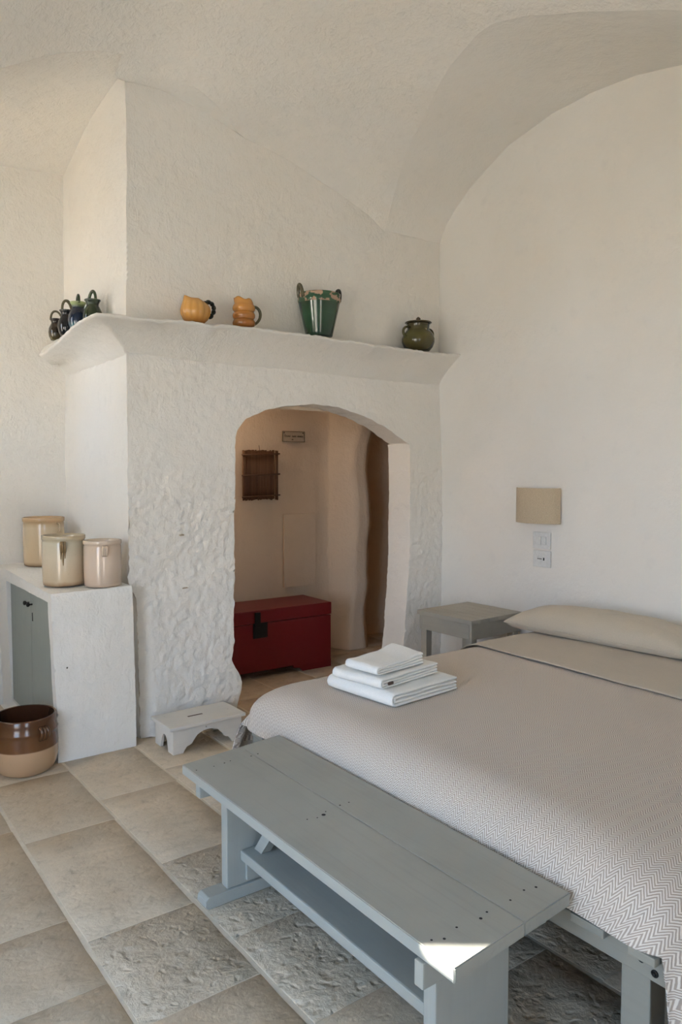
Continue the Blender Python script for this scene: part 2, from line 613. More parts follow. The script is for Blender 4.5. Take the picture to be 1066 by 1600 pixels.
ZCY = [-1.6, -0.6, 0.3, 0.8, 1.2, 1.6, 2.0, 2.358, 2.618, 2.923, 3.211, 3.584, 3.943, 4.1, 4.2, 4.26]
ZCZ = [3.6, 3.7, 3.5, 3.35, 3.40, 3.58, 3.73, 3.839, 3.896, 3.92, 3.90, 3.816, 3.64, 3.52, 3.42, 3.30]


def zc(y):
    return interp(y, ZCY, ZCZ)


# groin edge of the wall arch: X as a function of Y
EY = [-1.6, 0.8, 1.5, 1.95, 2.31, 2.546, 2.684, 2.793, 2.943, 3.227, 3.401, 3.606, 3.792, 3.973, 4.153, 4.26]
EX = [3.6, 3.60, 3.50, 3.388, 3.243, 3.15, 3.075, 3.035, 3.061, 3.149, 3.214, 3.299, 3.358, 3.432, 3.505, 3.535]


def ex(y):
    return interp(y, EY, EX)


# main vault: a smooth surface through the two edge curves (thin-plate fit)
ctrl = []
for x in np.linspace(-0.9, 3.50, 34):
    ctrl.append((x, edgeY(x), interp(x, FX, FZ)))
for y in np.linspace(1.0, 4.2, 30):
    ctrl.append((ex(y), y, zc(y)))
for p in [(1.6, 2.6, 4.30), (0.8, 2.4, 4.30), (2.2, 2.7, 4.22), (1.6, 1.6, 4.25), (0, 2.5, 4.05), (-1.2, 2.5, 3.4), (-1.2, 4.0, 3.0), (0, 0, 3.9), (1.5, 0, 4.0),
          (3, 0, 3.8), (-1.2, -1.2, 3.6), (1.5, -1.4, 3.8), (3.6, -1.4, 3.6), (-1.2, 0.6, 3.5)]:
    ctrl.append(p)
cp = np.array(ctrl)


def tps(r2):
    return np.where(r2 > 1e-12, 0.5 * r2 * np.log(np.maximum(r2, 1e-12)), 0.0)


n_ = len(cp)
K = tps(((cp[:, None, :2] - cp[None, :, :2]) ** 2).sum(-1)) + np.eye(n_) * 1e-5
Pm = np.hstack([np.ones((n_, 1)), cp[:, :2]])
A_ = np.block([[K, Pm], [Pm.T, np.zeros((3, 3))]])
sol = np.linalg.solve(A_, np.concatenate([cp[:, 2], np.zeros(3)]))


def vault(x, y):
    r2 = (cp[:, 0] - x) ** 2 + (cp[:, 1] - y) ** 2
    return float(tps(r2) @ sol[:n_] + sol[n_] + sol[n_ + 1] * x + sol[n_ + 2] * y)


bm = bmesh.new()
# rows along Y; each row runs from the left wall to the groin edge
ys = list(np.linspace(YF - 0.3, 1.2, 20)) + list(np.linspace(1.25, 4.26, 76))
rows = []
for i, y in enumerate(ys):
    row = []
    xe = ex(y)
    for j in range(91):
        t = j / 90
        x = lerp(XW - 0.1, xe, t)
        yy = y
        ye = edgeY(x)
        if y > 3.6:
            yy = 3.6 + (y - 3.6) * (ye - 3.6) / (4.26 - 3.6)
        z = vault(x, yy)
        # keep the seam with the wall arch exact
        if t == 1.0:
            z = zc(y)
        if i == len(ys) - 1:
            z = interp(x, FX, FZ) if x > -0.9 else vault(x, yy)
        row.append(wob((x, yy, z), 0.8, 0.22))
    rows.append(row)
quadcols(bm, rows)
obj('ceiling', bm, M['plaster'], smooth=True, kind='structure')

# wall-arch soffit on the right
bm = bmesh.new()
sy = list(np.linspace(YF - 0.3, 1.2, 20)) + list(np.linspace(1.25, 4.26, 76))
rows = []
for y in sy:
    rows.append([wob((lerp(ex(y), XR + 0.05, t), y, zc(y)), 0.8, 0.22 if t == 0 else 0.08) for t in np.linspace(0, 1, 16)])
quadcols(bm, rows)
obj('trim_1', bm, M['plaster_smooth'], smooth=True, kind='structure')

# right wall
bm = bmesh.new()
rows = []
for y in list(np.linspace(YF - 0.4, 1.2, 20)) + list(np.linspace(1.25, 4.30, 90)):
    top = zc(y) + 0.2
    rows.append([wob((XR - 0.05 * smooth01((top * k / 90 - 1.5) / 1.0), y, top * k / 90), 0.55, 0.28 * smooth01((1.7 - top * k / 90) / 0.9) + 0.08) for k in range(91)])
quadcols(bm, rows)
obj('wall_right', bm, M['plaster_smooth'], smooth=True, kind='structure')

# ---- chimney breast with the doorway
JLX = [(0.0, 2.285), (0.10, 2.30), (0.22, 2.335), (0.26, 2.325), (0.34, 2.278), (0.6, 2.287), (1.0, 2.295), (1.5, 2.30), (1.80, 2.306)]
JRX = [(0.0, 3.70), (0.3, 3.735), (0.8, 3.772), (1.3, 3.781), (1.78, 3.775), (1.80, 3.762)]
ARC = [(2.306, 1.80), (2.318, 1.845), (2.386, 1.925), (2.553, 1.990), (2.701, 2.022), (2.907, 2.043), (3.122, 2.032), (3.35, 1.984), (3.528, 1.922), (3.651, 1.855), (3.762, 1.80)]
ZS = 1.80


def jl(z):
    return interp(z, [a for a, b in JLX], [b for a, b in JLX]) + 0.008 * noise.noise(Vector((z * 9, 1, 2))) + 0.006 * noise.noise(Vector((z * 25, 5, 2)))


def jr(z):
    return interp(z, [a for a, b in JRX], [b for a, b in JRX]) + 0.005 * noise.noise(Vector((z * 9, 4, 7)))


def arc(x):
    return interp(x, [a for a, b in ARC], [b for a, b in ARC]) + (0.006 * noise.noise(Vector((x * 16, 4, 3))) if 2.32 < x < 3.74 else 0)


def rough_mask(p):
    x, y, z = p
    r = 0.25
    r += 1.0 * smooth01((1.95 - z) / 0.7) * smooth01((2.6 - x) / 0.3 + 0.2)
    r += 0.8 * smooth01((1.9 - z) / 0.5) * smooth01((x - 3.6) / 0.12)
    r += 0.35 * math.exp(-((z - 2.1) / 0.18) ** 2)
    return r


def face_y(x, z):
    # the lower part of the pier bulges a little towards the room
    return YC - 0.02 * smooth01((0.5 - z) / 0.5) + 0.05 * smooth01((1.75 - x) / 0.15) * smooth01((1.0 - z) / 0.3)


def face_left(z):
    return XL + 0.02 * smooth01((z - 2.5) / 1.3) + 0.055 * smooth01((0.95 - z) / 0.15)


bm = bmesh.new()
NL, NZ = 56, 140
# left pier
rows = []
for k in range(NZ + 1):
    z = ZS * k / NZ
    x0, x1 = face_left(z), jl(z)
    if k == NZ:
        x1 = 2.306
    rows.append([wob((lerp(x0, x1, i / NL), face_y(lerp(x0, x1, i / NL), z), z), 1.0, rough_mask((lerp(x0, x1, i / NL), 0, z)) * (0.35 if i == NL else 1)) for i in range(NL + 1)])
quadcols(bm, rows)
leftcols = [lerp(face_left(ZS), 2.306, i / NL) for i in range(NL + 1)]
# right pier
NR = 30
rows = []
for k in range(NZ + 1):
    z = ZS * k / NZ
    x0, x1 = jr(z), XR + 0.03
    if k == NZ:
        x0 = 3.762
    rows.append([wob((lerp(x0, x1, i / NR), YC, z), 1.0, rough_mask((lerp(x0, x1, i / NR), 0, z)) * (0.35 if i == 0 else 1)) for i in range(NR + 1)])
quadcols(bm, rows)
rightcols = [lerp(3.762, XR + 0.03, i / NR) for i in range(NR + 1)]
midcols = [lerp(2.306, 3.762, i / 96) for i in range(1, 96)]
cols = leftcols + midcols + rightcols
rows = []
NT_ = 130
for k in range(NT_ + 1):
    row = []
    for x in cols:
        zb = arc(x) if 2.306 < x < 3.762 else ZS
        xx = x
        zt = breast_top(min(x, 3.522)) if x < 3.522 else lerp(3.309, 3.30, 1) + 0.03
        z = lerp(zb, zt, k / NT_)
        if x < 2.2:   # lean of the left edge
            w_ = (2.2 - x) / (2.2 - leftcols[0])
            xx = x + w_ * (face_left(z) - face_left(ZS))
        row.append(wob((xx, YC, z), 1.0, rough_mask((x, 0, z)) * (0.4 if k == 0 and 2.306 <= x <= 3.762 else 1)))
    rows.append(row)
quadcols(bm, rows)
# reveal of the opening (follows the outline, wall 0.20 m thick, slightly splayed)
outl = [(jl(z), z) for z in np.linspace(0, ZS - 0.01, 80)] + [(x, arc(x)) for x in cols if 2.306 <= x <= 3.762] + [(jr(z), z) for z in np.linspace(ZS - 0.01, 0, 80)]
rows = []
for (x, z) in outl:
    side = 1 if x > 3.03 else -1
    r_ = []
    for k, t in enumerate(np.linspace(0, 1, 14)):
        xx = x + (-0.03 * t if side > 0 else 0.0) * (1 if z < ZS else 0.3)
        p = Vector((xx, YC + 0.21 * t, z - 0.0))
        r_.append(wob(p, 1.0, (rough_mask((x, 0, z)) * 0.35 if k == 0 else rough_mask((x, 0, z)) * 0.8)))
    rows.append(r_)
quadcols(bm, rows)
# left side of the breast
def left_side(u, v):
    z = v * 3.95
    y = YC + u * (YB + 0.1 - YC)
    w_ = smooth01(u * (9 if z < 0.95 else 1))
    x = face_left(z) * (1 - w_) + w_ * (XL + 0.014 * smooth01((0.95 - z) / 0.15) + 0.02 * smooth01((z - 2.5) / 1.3))
    return (x, y + (face_y(x, z) - YC) * (1 - u), z)
sheet(bm, left_side, 50, 130, 1.0, lambda p: 0.18)
# soffit under the vault edge
rows = []
for x in np.linspace(1.56, 2.5, 48):
    a = Vector((x, edgeY(x), interp(x, FX, FZ)))
    b = Vector((x, YC, breast_top(x)))
    rows.append([wob(a.lerp(b, t), 0.8, 0.22) if t == 0 else wob(a.lerp(b, t), 1.0, 0.25) for t in np.linspace(0, 1, 7)])
quadcols(bm, rows)
bmesh.ops.remove_doubles(bm, verts=bm.verts[:], dist=0.0006)
obj('wall_chimney', bm, M['plaster'], smooth=True, kind='structure', auto=58)

# ---- alcove behind: back wall, left return and sloping ceiling
bm = bmesh.new()
sheet(bm, lambda u, v: (-0.35 + u * 2.1, YB, v * 3.72), 70, 110, 0.8, lambda p: 0.25)
obj('wall_alcove_back', bm, M['plaster'], smooth=True, kind='structure')
bm = bmesh.new()
rows = []
for x in np.linspace(-0.35, 1.72, 60):
    a = Vector((x, edgeY(x), interp(x, FX, FZ)))
    zb = 3.60 + 0.04 * smooth01((x - 1.0) / 0.7)
    row = []
    for t in np.linspace(0, 1, 30):
        z = lerp(a.z, zb, t) + 0.05 * math.sin(math.pi * t)
        row.append(wob((x, lerp(a.y, YB + 0.02, t), z), 0.8, 0.22))
    rows.append(row)
quadcols(bm, rows)
obj('trim_2', bm, M['plaster'], smooth=True, kind='structure')


def wall_with_hole(name, mapf, u0, u1, top, hu0, hu1, hz0, hz1, th):
    """thick plain wall; mapf(u, w, z) -> point, w = depth outwards"""
    bm = bmesh.new()
    def slab(a, b, c, d):
        if b - a < 1e-4 or d - c < 1e-4:
            return
        pts = [mapf(u, w, z) for z in (c, d) for w in (0, th) for u in (a, b)]
        v = [bm.verts.new(p) for p in pts]
        for f in ((0, 1, 3, 2), (4, 6, 7, 5), (0, 4, 5, 1), (2, 3, 7, 6), (0, 2, 6, 4), (1, 5, 7, 3)):
            bm.faces.new([v[i] for i in f])
    slab(u0, hu0, 0, top)
    slab(hu1, u1, 0, top)
    slab(hu0, hu1, 0, hz0)
    slab(hu0, hu1, hz1, top)
    return obj(name, bm, M['plaster_smooth'], kind='structure')


wall_with_hole('wall_left', lambda u, w, z: (XW - w, u, z), 2.5, 4.6, 4.85, WIN['y0'], WIN['y1'], WIN['z0'], WIN['z1'], 0.5)
wall_with_hole('wall_left_near', lambda u, w, z: (XW - w, u, z), YF - 0.4, 2.5, 4.85, LDOOR['y0'], LDOOR['y1'], 0.0, LDOOR['z1'], 0.5)
wall_with_hole('wall_front', lambda u, w, z: (u, YF - w, z), XW - 0.5, 5.9, 4.85, DOOR['x0'], DOOR['x1'], 0.0, DOOR['z1'], 0.4)
wall_with_hole('wall_alcove_left', lambda u, w, z: (0.05 - w, u, z), 4.2, 6.3, 4.85, ALW['y0'], ALW['y1'], ALW['z0'], ALW['z1'], 0.66)
bm = boxbm(XW - 0.1, 0.05, YC - 0.05, YC + 0.3, 0, 4.85)
obj('wall_pier', bm, M['plaster_smooth'], kind='structure')

obj('leak_block_right', boxbm(5.7, 5.9, YF - 0.4, 6.3, -0.15, 4.85), M['plaster_smooth'], kind='structure')  # unseen outer shell, added to stop light leaking through the seams
obj('leak_block_back', boxbm(-0.3, 5.9, 6.2, 6.4, -0.15, 4.85), M['plaster_smooth'], kind='structure')
obj('leak_block_top', boxbm(XW - 0.6, 5.9, YF - 0.5, 6.4, 4.85, 5.0), M['plaster_smooth'], kind='structure')  # top slab of the added shell, also only there against light leaks

obj('sun_blocker', boxbm(-7.4, XW - 0.5, 2.45, 2.78, -0.15, 5.2), M['plaster_smooth'], kind='structure')  # unseen slab added outside to keep the sun out of the left doorway
# terrace outside (gives the warm bounce through the openings)
bm = boxbm(-30, 30, -30, 30, -0.35, -0.15)
obj('terrace', bm, M['terrace'], kind='structure')

# ---- back room seen through the doorway
ZI = 2.35
PLAN = [(1.75, 4.48), (1.75, 5.47), (3.885, 5.47), (3.93, 5.40), (4.03, 5.27), (4.15, 5.265), (4.215, 5.32), (4.23, 5.50), (4.27, 5.75), (4.75, 5.62), (5.6, 5.6), (5.6, 4.46)]


def plan_at(z):
    out = []
    for i, (x, y) in enumerate(PLAN):
        if 3 <= i <= 7:
            k = 0.075 * noise.noise(Vector((z * 1.6, 0.3, 2.2))) + 0.02 * noise.noise(Vector((z * 6, i * 0.2, 1.2)))
            foot = 0.05 * smooth01((0.25 - z) / 0.25)
            head = 0.10 * smooth01((z - 1.75) / 0.35)
            x = x + k * (0.4 if i < 4 else 1.0) - foot * (0.6 if i < 5 else -0.4) + head * (1.0 if i >= 4 else 0.2)
            y = y - foot * 0.5
        out.append(Vector((x, y, z)))
    # resample
    pts = []
    for a, b in zip(out[:-1], out[1:]):
        n = max(2, int((b - a).length / 0.05)) if (b - a).length > 0.3 else 4
        n = {True: 24, False: 4}[(Vector((PLAN[out.index(a)])) - Vector((PLAN[out.index(b)]))).length > 0.3]
        for t in range(n):
            pts.append(a.lerp(b, t / n))
    pts.append(out[-1])
    return pts


bm = bmesh.new()
rows = [[wob(p, 0.7, 0.35) for p in plan_at(z)] for z in np.linspace(0, ZI, 70)]
quadcols(bm, rows)
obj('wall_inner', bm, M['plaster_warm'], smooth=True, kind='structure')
bm = bmesh.new()
# inside face of the chimney wall
for (a, b, c, d) in ((1.72, 2.26, 0, ZI), (3.80, 5.65, 0, ZI), (2.26, 3.80, 2.02, ZI)):
    vs = [bm.verts.new(p) for p in ((a, 4.465, c), (b, 4.465, c), (b, 4.465, d), (a, 4.465, d))]
    bm.faces.new(vs)
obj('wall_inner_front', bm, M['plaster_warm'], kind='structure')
bm = bmesh.new()
sheet(bm, lambda u, v: (1.7 + u * 4.0, 4.44 + v * 1.4, ZI - 0.02 - 0.25 * smooth01((v - 0.6) / 0.4) * 0.4), 40, 16, 0.8, lambda p: 0.3)
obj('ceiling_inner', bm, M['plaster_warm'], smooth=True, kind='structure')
# flush hatch in the inner wall
hatch = thing('wall_hatch', 'plain flush painted hatch panel low on the wall above the red chest', 'hatch', (3.58, 5.442, 0.0))
bm = boxbm(-0.165, 0.165, 0.0, 0.02, 0.59, 1.22, 0.003)
obj('panel', bm, M['plaster_warm'], hatch)

# ================================================================== FLOOR
fl = obj('floor', boxbm(XW - 0.4, 5.8, YF - 0.4, 6.2, -0.15, -0.0035), M['grout'], kind='structure')
col_x = [-1.28, -0.86, -0.45, -0.045, 0.362, 0.765, 1.172, 1.58, 2.005, 2.42, 2.83, 3.24, 3.65, 4.06, 4.48, 4.9, 5.3, 5.7]
known = {4: [2.665, 3.48, 3.99, 4.4], 5: [1.05, 1.53, 2.01, 2.498, 3.33, 4.02, 4.5], 6: [1.25, 1.73, 2.22, 2.83, 3.563, 4.19],
         7: [1.02, 1.55, 2.22, 2.64, 3.2, 3.74, 4.3], 8: [1.34, 1.85, 2.4, 3.0, 3.55, 4.15, 4.7]}
pitted = {(5, 2.01), (6, 1.73), (6, 2.22), (7, 1.55), (7, 1.02), (8, 1.34), (8, 0.8)}
tile_cache = {}


def tile_mesh(w, l, kind):
    bm = bmesh.new()
    bx_ = 0.007
    nx, ny = 3, 4
    rows = []
    rng = random.Random(int(w * 1000) * 31 + int(l * 1000))
    for j in range(ny + 1):
        row = []
        for i in range(nx + 1):
            x = -w / 2 + w * i / nx
            y = -l / 2 + l * j / ny
            if i in (0, nx):
                x += rng.uniform(-1, 1) * 0.003
            if j in (0, ny):
                y += rng.uniform(-1, 1) * 0.003
            row.append(Vector((x, y, rng.uniform(-1, 1) * 0.0008)))
        rows.append(row)
    vr = quadcols(bm, rows)
    loop = [vr[0][i] for i in range(nx + 1)] + [vr[j][nx] for j in range(1, ny + 1)] + [vr[ny][i] for i in range(nx - 1, -1, -1)] + [vr[j][0] for j in range(ny - 1, 0, -1)]
    mid = []
    bot = []
    for v in loop:
        c = Vector((v.co.x, v.co.y, 0))
        d = Vector((math.copysign(1, c.x) if abs(abs(c.x) - w / 2) < 0.006 else 0, math.copysign(1, c.y) if abs(abs(c.y) - l / 2) < 0.006 else 0, 0))
        mid.append(bm.verts.new(v.co + d * 0.0035 + Vector((0, 0, -0.003))))
        bot.append(bm.verts.new(v.co + d * 0.005 + Vector((0, 0, -0.014))))
    n = len(loop)
    for i in range(n):
        k = (i + 1) % n
        bm.faces.new((loop[i], mid[i], mid[k], loop[k]))
        bm.faces.new((mid[i], bot[i], bot[k], mid[k]))
    me_name = 'tile'
    me = bpy.data.meshes.new(me_name)
    bmesh.ops.recalc_face_normals(bm, faces=bm.faces[:])
    bm.to_mesh(me)
    bm.free()
    for p in me.polygons:
        p.use_smooth = True
    me.set_sharp_from_angle(angle=math.radians(50))
    me.materials.append(M['stone_pit'] if kind else M['stone'])
    return me


for c in range(len(col_x) - 1):
    xa, xb = col_x[c], col_x[c + 1]
    js = sorted(known.get(c, []))
    lo = js[0] if js else 0.3 + random.random() * 0.4
    js = js or [lo]
    while js[0] > YF + 0.2:
        js.insert(0, js[0] - random.choice((0.41, 0.48, 0.55)))
    while js[-1] < 5.9:
        js.append(js[-1] + random.choice((0.41, 0.48, 0.55, 0.62)))
    for ya, yb in zip(js[:-1], js[1:]):
        cx, cy = (xa + xb) / 2, (ya + yb) / 2
        if cy > YC + 0.35 and cx < 1.5 and cx > 1.75:
            continue
        if cy > 5.75 or (cx < -0.2 and cy > 4.3):
            continue
        if cx > 5.5 and cy < 4.3 or cx > 4.3 and cy < 4.2:
            continue
        key = (c, round(ya, 3))
        pk = key in pitted or (c, round(ya, 2)) in pitted
        me = tile_mesh(xb - xa - 0.021, yb - ya - 0.007, pk)
        o = bpy.data.objects.new('tile', me)
        COL.objects.link(o)
        o.parent = fl
        o.location = (cx, cy, random.uniform(-0.0012, 0.0))
        o.rotation_euler = (random.uniform(-1, 1) * 0.001, random.uniform(-1, 1) * 0.001, random.uniform(-1, 1) * 0.004)

# ================================================================== MANTEL SHELF
PROF = [(-0.03, 2.235), (0.0, 2.252), (0.026, 2.290), (0.068, 2.332), (0.125, 2.377), (0.185, 2.417), (0.222, 2.438), (0.235, 2.448), (0.226, 2.457), (0.19, 2.459), (0.08, 2.459), (-0.03, 2.459)]
mantel = bmesh.new()


def mrough(p):
    return 0.55


rows = []
path = []
for x in np.linspace(XR + 0.04, XL + 0.0, 150):
    path.append((x, 'f'))
for y in np.linspace(YC, YB + 0.05, 60)[1:]:
    path.append((y, 's'))
for q, side in path:
    row = []
    for k, (o, z) in enumerate(PROF):
        if side == 'f':
            x = q
            # mitre at the left corner: stretch the last stretch out to the left
            w_ = smooth01((2.3 - q) / (2.3 - XL))
            mit = (q - XL) / (XR + 0.04 - XL)
            x = q - (1 - mit) ** 14 * o * 1.06
            p = (x, YC - o + 0.012 * (1 - mit) ** 14, z)
            edge_wear = min(0.002, 0.016 * noise.noise(Vector((q * 7, 2, 3))) + 0.010 * noise.noise(Vector((q * 22, 2, 3))))
            zz = z + (edge_wear if 5 <= k <= 8 else 0) + 0.02 * (w_ if k < 6 else 0.0) - (0.012 * (1 - mit) ** 10 if k > 4 else 0)
            p = (p[0], p[1], zz)
        else:
            t = (q - YC) / (YB - YC)
            drop = 0.05 * smooth01(t) if 4 <= k <= 8 else 0.0
            corner = math.exp(-t * 22)
            p = (XL - o * lerp(1.06, 0.74, smooth01(t)), lerp(q - o * corner, q, smooth01(t * 6)), z - drop + 0.02 * (1 - t) * (1 if k < 6 else 0) - (0.011 if k > 4 else 0))
        row.append(wob(p, 1.0, 0.3 if k == 0 else (0.03 if k >= 9 else 0.75)))
    rows.append(row)
quadcols(mantel, rows)
mo = obj('mantel_shelf', mantel, M['plaster'], smooth=True)
tag(mo, 'white plaster mantel shelf with rough worn edge running around the chimney breast', 'shelf')

# ================================================================== PLASTER COUNTER WITH CABINET DOORS
ctr = thing('plaster_counter', 'white plastered counter with grey green cabinet doors carrying the cream crocks', 'counter', (1.36, 4.75, 0.0))
CX, CY = 1.36, 4.75


def cz(y):
    return 0.935 + 0.026 * smooth01((y - 4.15) / 1.3)


bm = bmesh.new()
X0, X1, Y0, Y1 = 1.128, 1.582, 4.150, YB - 0.01
def cw(p, r=0.25):
    q = wob(p, 0.5, r)
    return (q.x - CX, q.y - CY, p[2] + (q.z - p[2]) * (1 if p[2] > 0.05 else 0))
def ctz(x, y):
    return max(wob((x + 0.11 * math.cos(a), y + 0.11 * math.sin(a), cz(y + 0.11 * math.sin(a))), 0.5, 0.03).z for a in np.linspace(0, 6.2, 16)) + 0.0015
# front face
NXf, NZf = 30, 60
def fx0(z):
    return X0 + 0.02 * smooth01((0.9 - z) / 0.9)
rows = [[cw((lerp(fx0(cz(Y0) * k / NZf), X1 + 0.008 * (1 - k / NZf), i / NXf), Y0 + (0.012 * smooth01((k / NZf - 0.97) * 33)), cz(Y0) * k / NZf), 0.35) for i in range(NXf + 1)] for k in range(NZf + 1)]
quadcols(bm, rows)
# top
rows = [[cw((lerp(X0, X1, i / NXf), Y0 + 0.012 + (Y1 - Y0 - 0.012) * k / 60, cz(Y0 + (Y1 - Y0) * k / 60)), 0.3 if k == 0 else 0.03) for i in range(NXf + 1)] for k in range(61)]
quadcols(bm, rows)
# right side against the pier
rows = [[cw((X1 + 0.008 * (1 - k / NZf), Y0 + (0.012 * smooth01((k / NZf - 0.97) * 33) if i == 0 else 0) + (Y1 - Y0) * i / 30, cz(Y0 + (Y1 - Y0) * i / 30) * k / NZf), 0.35 if i == 0 else 0.2) for i in range(31)] for k in range(NZf + 1)]
quadcols(bm, rows)
# left face as a frame around the door recess (recess Y 4.19..5.10, z 0.10..0.885)
DY0, DY1, DZ0, DZ1, XD = 4.215, 5.17, 0.10, 0.885, 1.152
def lf(y, z):
    return cw((fx0(z), y + (0.012 * smooth01((z / cz(Y0) - 0.97) * 33) if y == Y0 else 0), z), 0.2)
def grid(ya, yb, za, zb, ny, nz, topf=False):
    rows = []
    for k in range(nz + 1):
        row = []
        for i in range(ny + 1):
            y = lerp(ya, yb, i / ny)
            zt = cz(y) if topf else zb
            row.append(lf(y, lerp(za, zt, k / nz)))
        rows.append(row)
    quadcols(bm, rows)
grid(Y0, DY0, 0, DZ1, 3, 50)
grid(DY1, Y1, 0, DZ1, 6, 50)
grid(DY0, DY1, 0, DZ0, 40, 6)
grid(Y0, Y1, DZ1, 0.94, 50, 4, True)
# back, bottom and recess back close the body
bm.faces.new([bm.verts.new((x - CX, Y1 - CY, z)) for x, z in ((X0, 0), (X1, 0), (X1, 0.97), (X0, 0.97))])
bm.faces.new([bm.verts.new((x - CX, y - CY, 0)) for x, y in ((X0, Y0), (X1, Y0), (X1, Y1), (X0, Y1))])
bm.faces.new([bm.verts.new((1.30 - CX, y - CY, z)) for y, z in ((DY0, DZ0), (DY1, DZ0), (DY1, DZ1), (DY0, DZ1))])
# recess sides
XI = 1.30
for (a, b) in (((DY0, DZ0), (DY1, DZ0)), ((DY1, DZ0), (DY1, DZ1)), ((DY1, DZ1), (DY0, DZ1)), ((DY0, DZ1), (DY0, DZ0))):
    rows = []
    for t in np.linspace(0, 1, 24):
        y, z = lerp(a[0], b[0], t), lerp(a[1], b[1], t)
        p = lf(y, z)
        rows.append([p, (XI - CX, p[1], p[2])])
    quadcols(bm, rows)
bmesh.ops.remove_doubles(bm, verts=bm.verts[:], dist=0.0008)
obj('body', bm, M['plaster'], ctr, smooth=True, auto=60)
ym = (DY0 + DY1) / 2 - 0.02
for (a, b, ks) in ((DY0 + 0.006, ym - 0.002, 1), (ym + 0.002, DY1 - 0.006, -1)):
    bm = boxbm(XD - CX, XD + 0.022 - CX, a - CY, b - CY, DZ0 + 0.006, DZ1 - 0.008, 0.002)
    d = obj('door', bm, M['cabdoor'], ctr)
    yk = (b - 0.035) if ks > 0 else (a + 0.035)
    bm = bmesh.new()
    lathe(bm, [(0.005, 0.0), (0.005, 0.014), (0.011, 0.018), (0.014, 0.025), (0.012, 0.032), (0.004, 0.035), (0.0005, 0.0352)], 16)
    bmesh.ops.rotate(bm, verts=bm.verts[:], matrix=Matrix.Rotation(-math.pi / 2, 3, 'Y'))
    bmesh.ops.translate(bm, verts=bm.verts[:], vec=(XD - CX, yk - CY, 0.805))
    obj('knob', bm, M['blackiron'], d, smooth=True)
    if ks > 0:
        bm = boxbm(XD - 0.003 - CX, XD + 0.001 - CX, yk - 0.006 - CY, yk + 0.006 - CY, 0.705, 0.755, 0.001)
        obj('keyhole_plate', bm, M['blackiron'], d)

# chips knocked out of the plaster
def chip(parent, loc, w, h, seed):
    rr_ = random.Random(seed)
    bm = bmesh.new()
    n = 12
    ring = [bm.verts.new((w * math.cos(2 * math.pi * k / n) * rr_.uniform(0.6, 1.1), 0.004, h * math.sin(2 * math.pi * k / n) * rr_.uniform(0.5, 1.1))) for k in range(n)]
    c = bm.verts.new((0, -0.004, 0))
    for k in range(n):
        bm.faces.new((ring[k], ring[(k + 1) % n], c))
    o = obj('chip', bm, M['chip'], parent)
    o.location = loc
    return o


wc = bpy.data.objects['wall_chimney']
chip(wc, wob((1.935, YC - 0.004, 1.196), 1.0) + Vector((0, -0.006, 0)), 0.020, 0.007, 1)
chip(wc, wob((1.955, YC - 0.004, 0.875), 1.0) + Vector((0, -0.006, 0)), 0.024, 0.006, 2)
o = chip(ctr, (1.205 - CX, Y0 - 0.004 - CY, 0.52), 0.006, 0.008, 3)
o.data.materials[0] = M['dark']

# ================================================================== POTTERY
def handle_strap(bm, ang, r0, z0, z1, out, rad=0.008, flat=2.0):
    """small vertical strap handle on a crock wall"""
    c, s = math.cos(ang), math.sin(ang)
    pts = bezier((r0, 0, z1), (r0 + out * 1.4, 0, z1 + 0.008), (r0 + out * 1.3, 0, z0 + 0.02), (r0, 0, z0), 10)
    pts = [Vector((p.x * c, p.x * s, p.z)) for p in pts]
    tube(bm, pts, rad, 8, True, flat)


CAMDIR = math.atan2(-1.0, -0.3)   # towards the camera from the counter


def crock(name, label, loc, r, h, mat, ang, drip=False, grooves=3):
    t = thing(name, label, 'crock', loc, 0, 'cream glazed crocks on the counter')
    bm = bmesh.new()
    th = 0.010
    prof = [(r * 0.90, 0.0), (r * 0.955, 0.004), (r * 0.97, 0.02), (r * 0.985, h * 0.3), (r * 0.985, h * 0.6), (r * 0.97, h * 0.86), (r * 0.955, h * 0.90), (r * 0.985, h * 0.915), (r * 1.0, h * 0.935),
            (r * 1.0, h * 0.985), (r * 0.985, h), (r * 0.94, h), (r * 0.925, h * 0.985), (r * 0.9, h * 0.90), (r * 0.90, h * 0.3), (r * 0.86, 0.02), (0.001, 0.015)]
    lathe(bm, prof, 48)
    obj('body', bm, mat, t, smooth=True)
    for k in (0, 1):
        bm = bmesh.new()
        a = ang + k * math.pi
        for q in range(grooves):
            handle_strap(bm, a + (q - (grooves - 1) / 2) * 0.085, r * 0.962, h * 0.68, h * 0.88, 0.022, 0.0058, 1.1)
        if drip and k == 0:
            pass
        obj('handle', bm, M['drip'] if drip and k == 0 else mat, t, smooth=True)
    if drip:
        bm = bmesh.new()
        c, s = math.cos(ang), math.sin(ang)
        for da, ln, w in ((-0.10, 0.05, 0.006), (0.0, 0.085, 0.009), (0.09, 0.045, 0.006)):
            cc, ss = math.cos(ang + da), math.sin(ang + da)
            pts = [(r * 0.982 * cc, r * 0.982 * ss, h * 0.72), (r * 0.984 * cc, r * 0.984 * ss, h * 0.72 - ln * .5), (r * 0.984 * cc, r * 0.984 * ss, h * 0.72 - ln)]
            tube(bm, pts, [w, w * 0.7, 0.002], 8)
        obj('glaze_drip', bm, M['drip'], t, smooth=True)
    return t


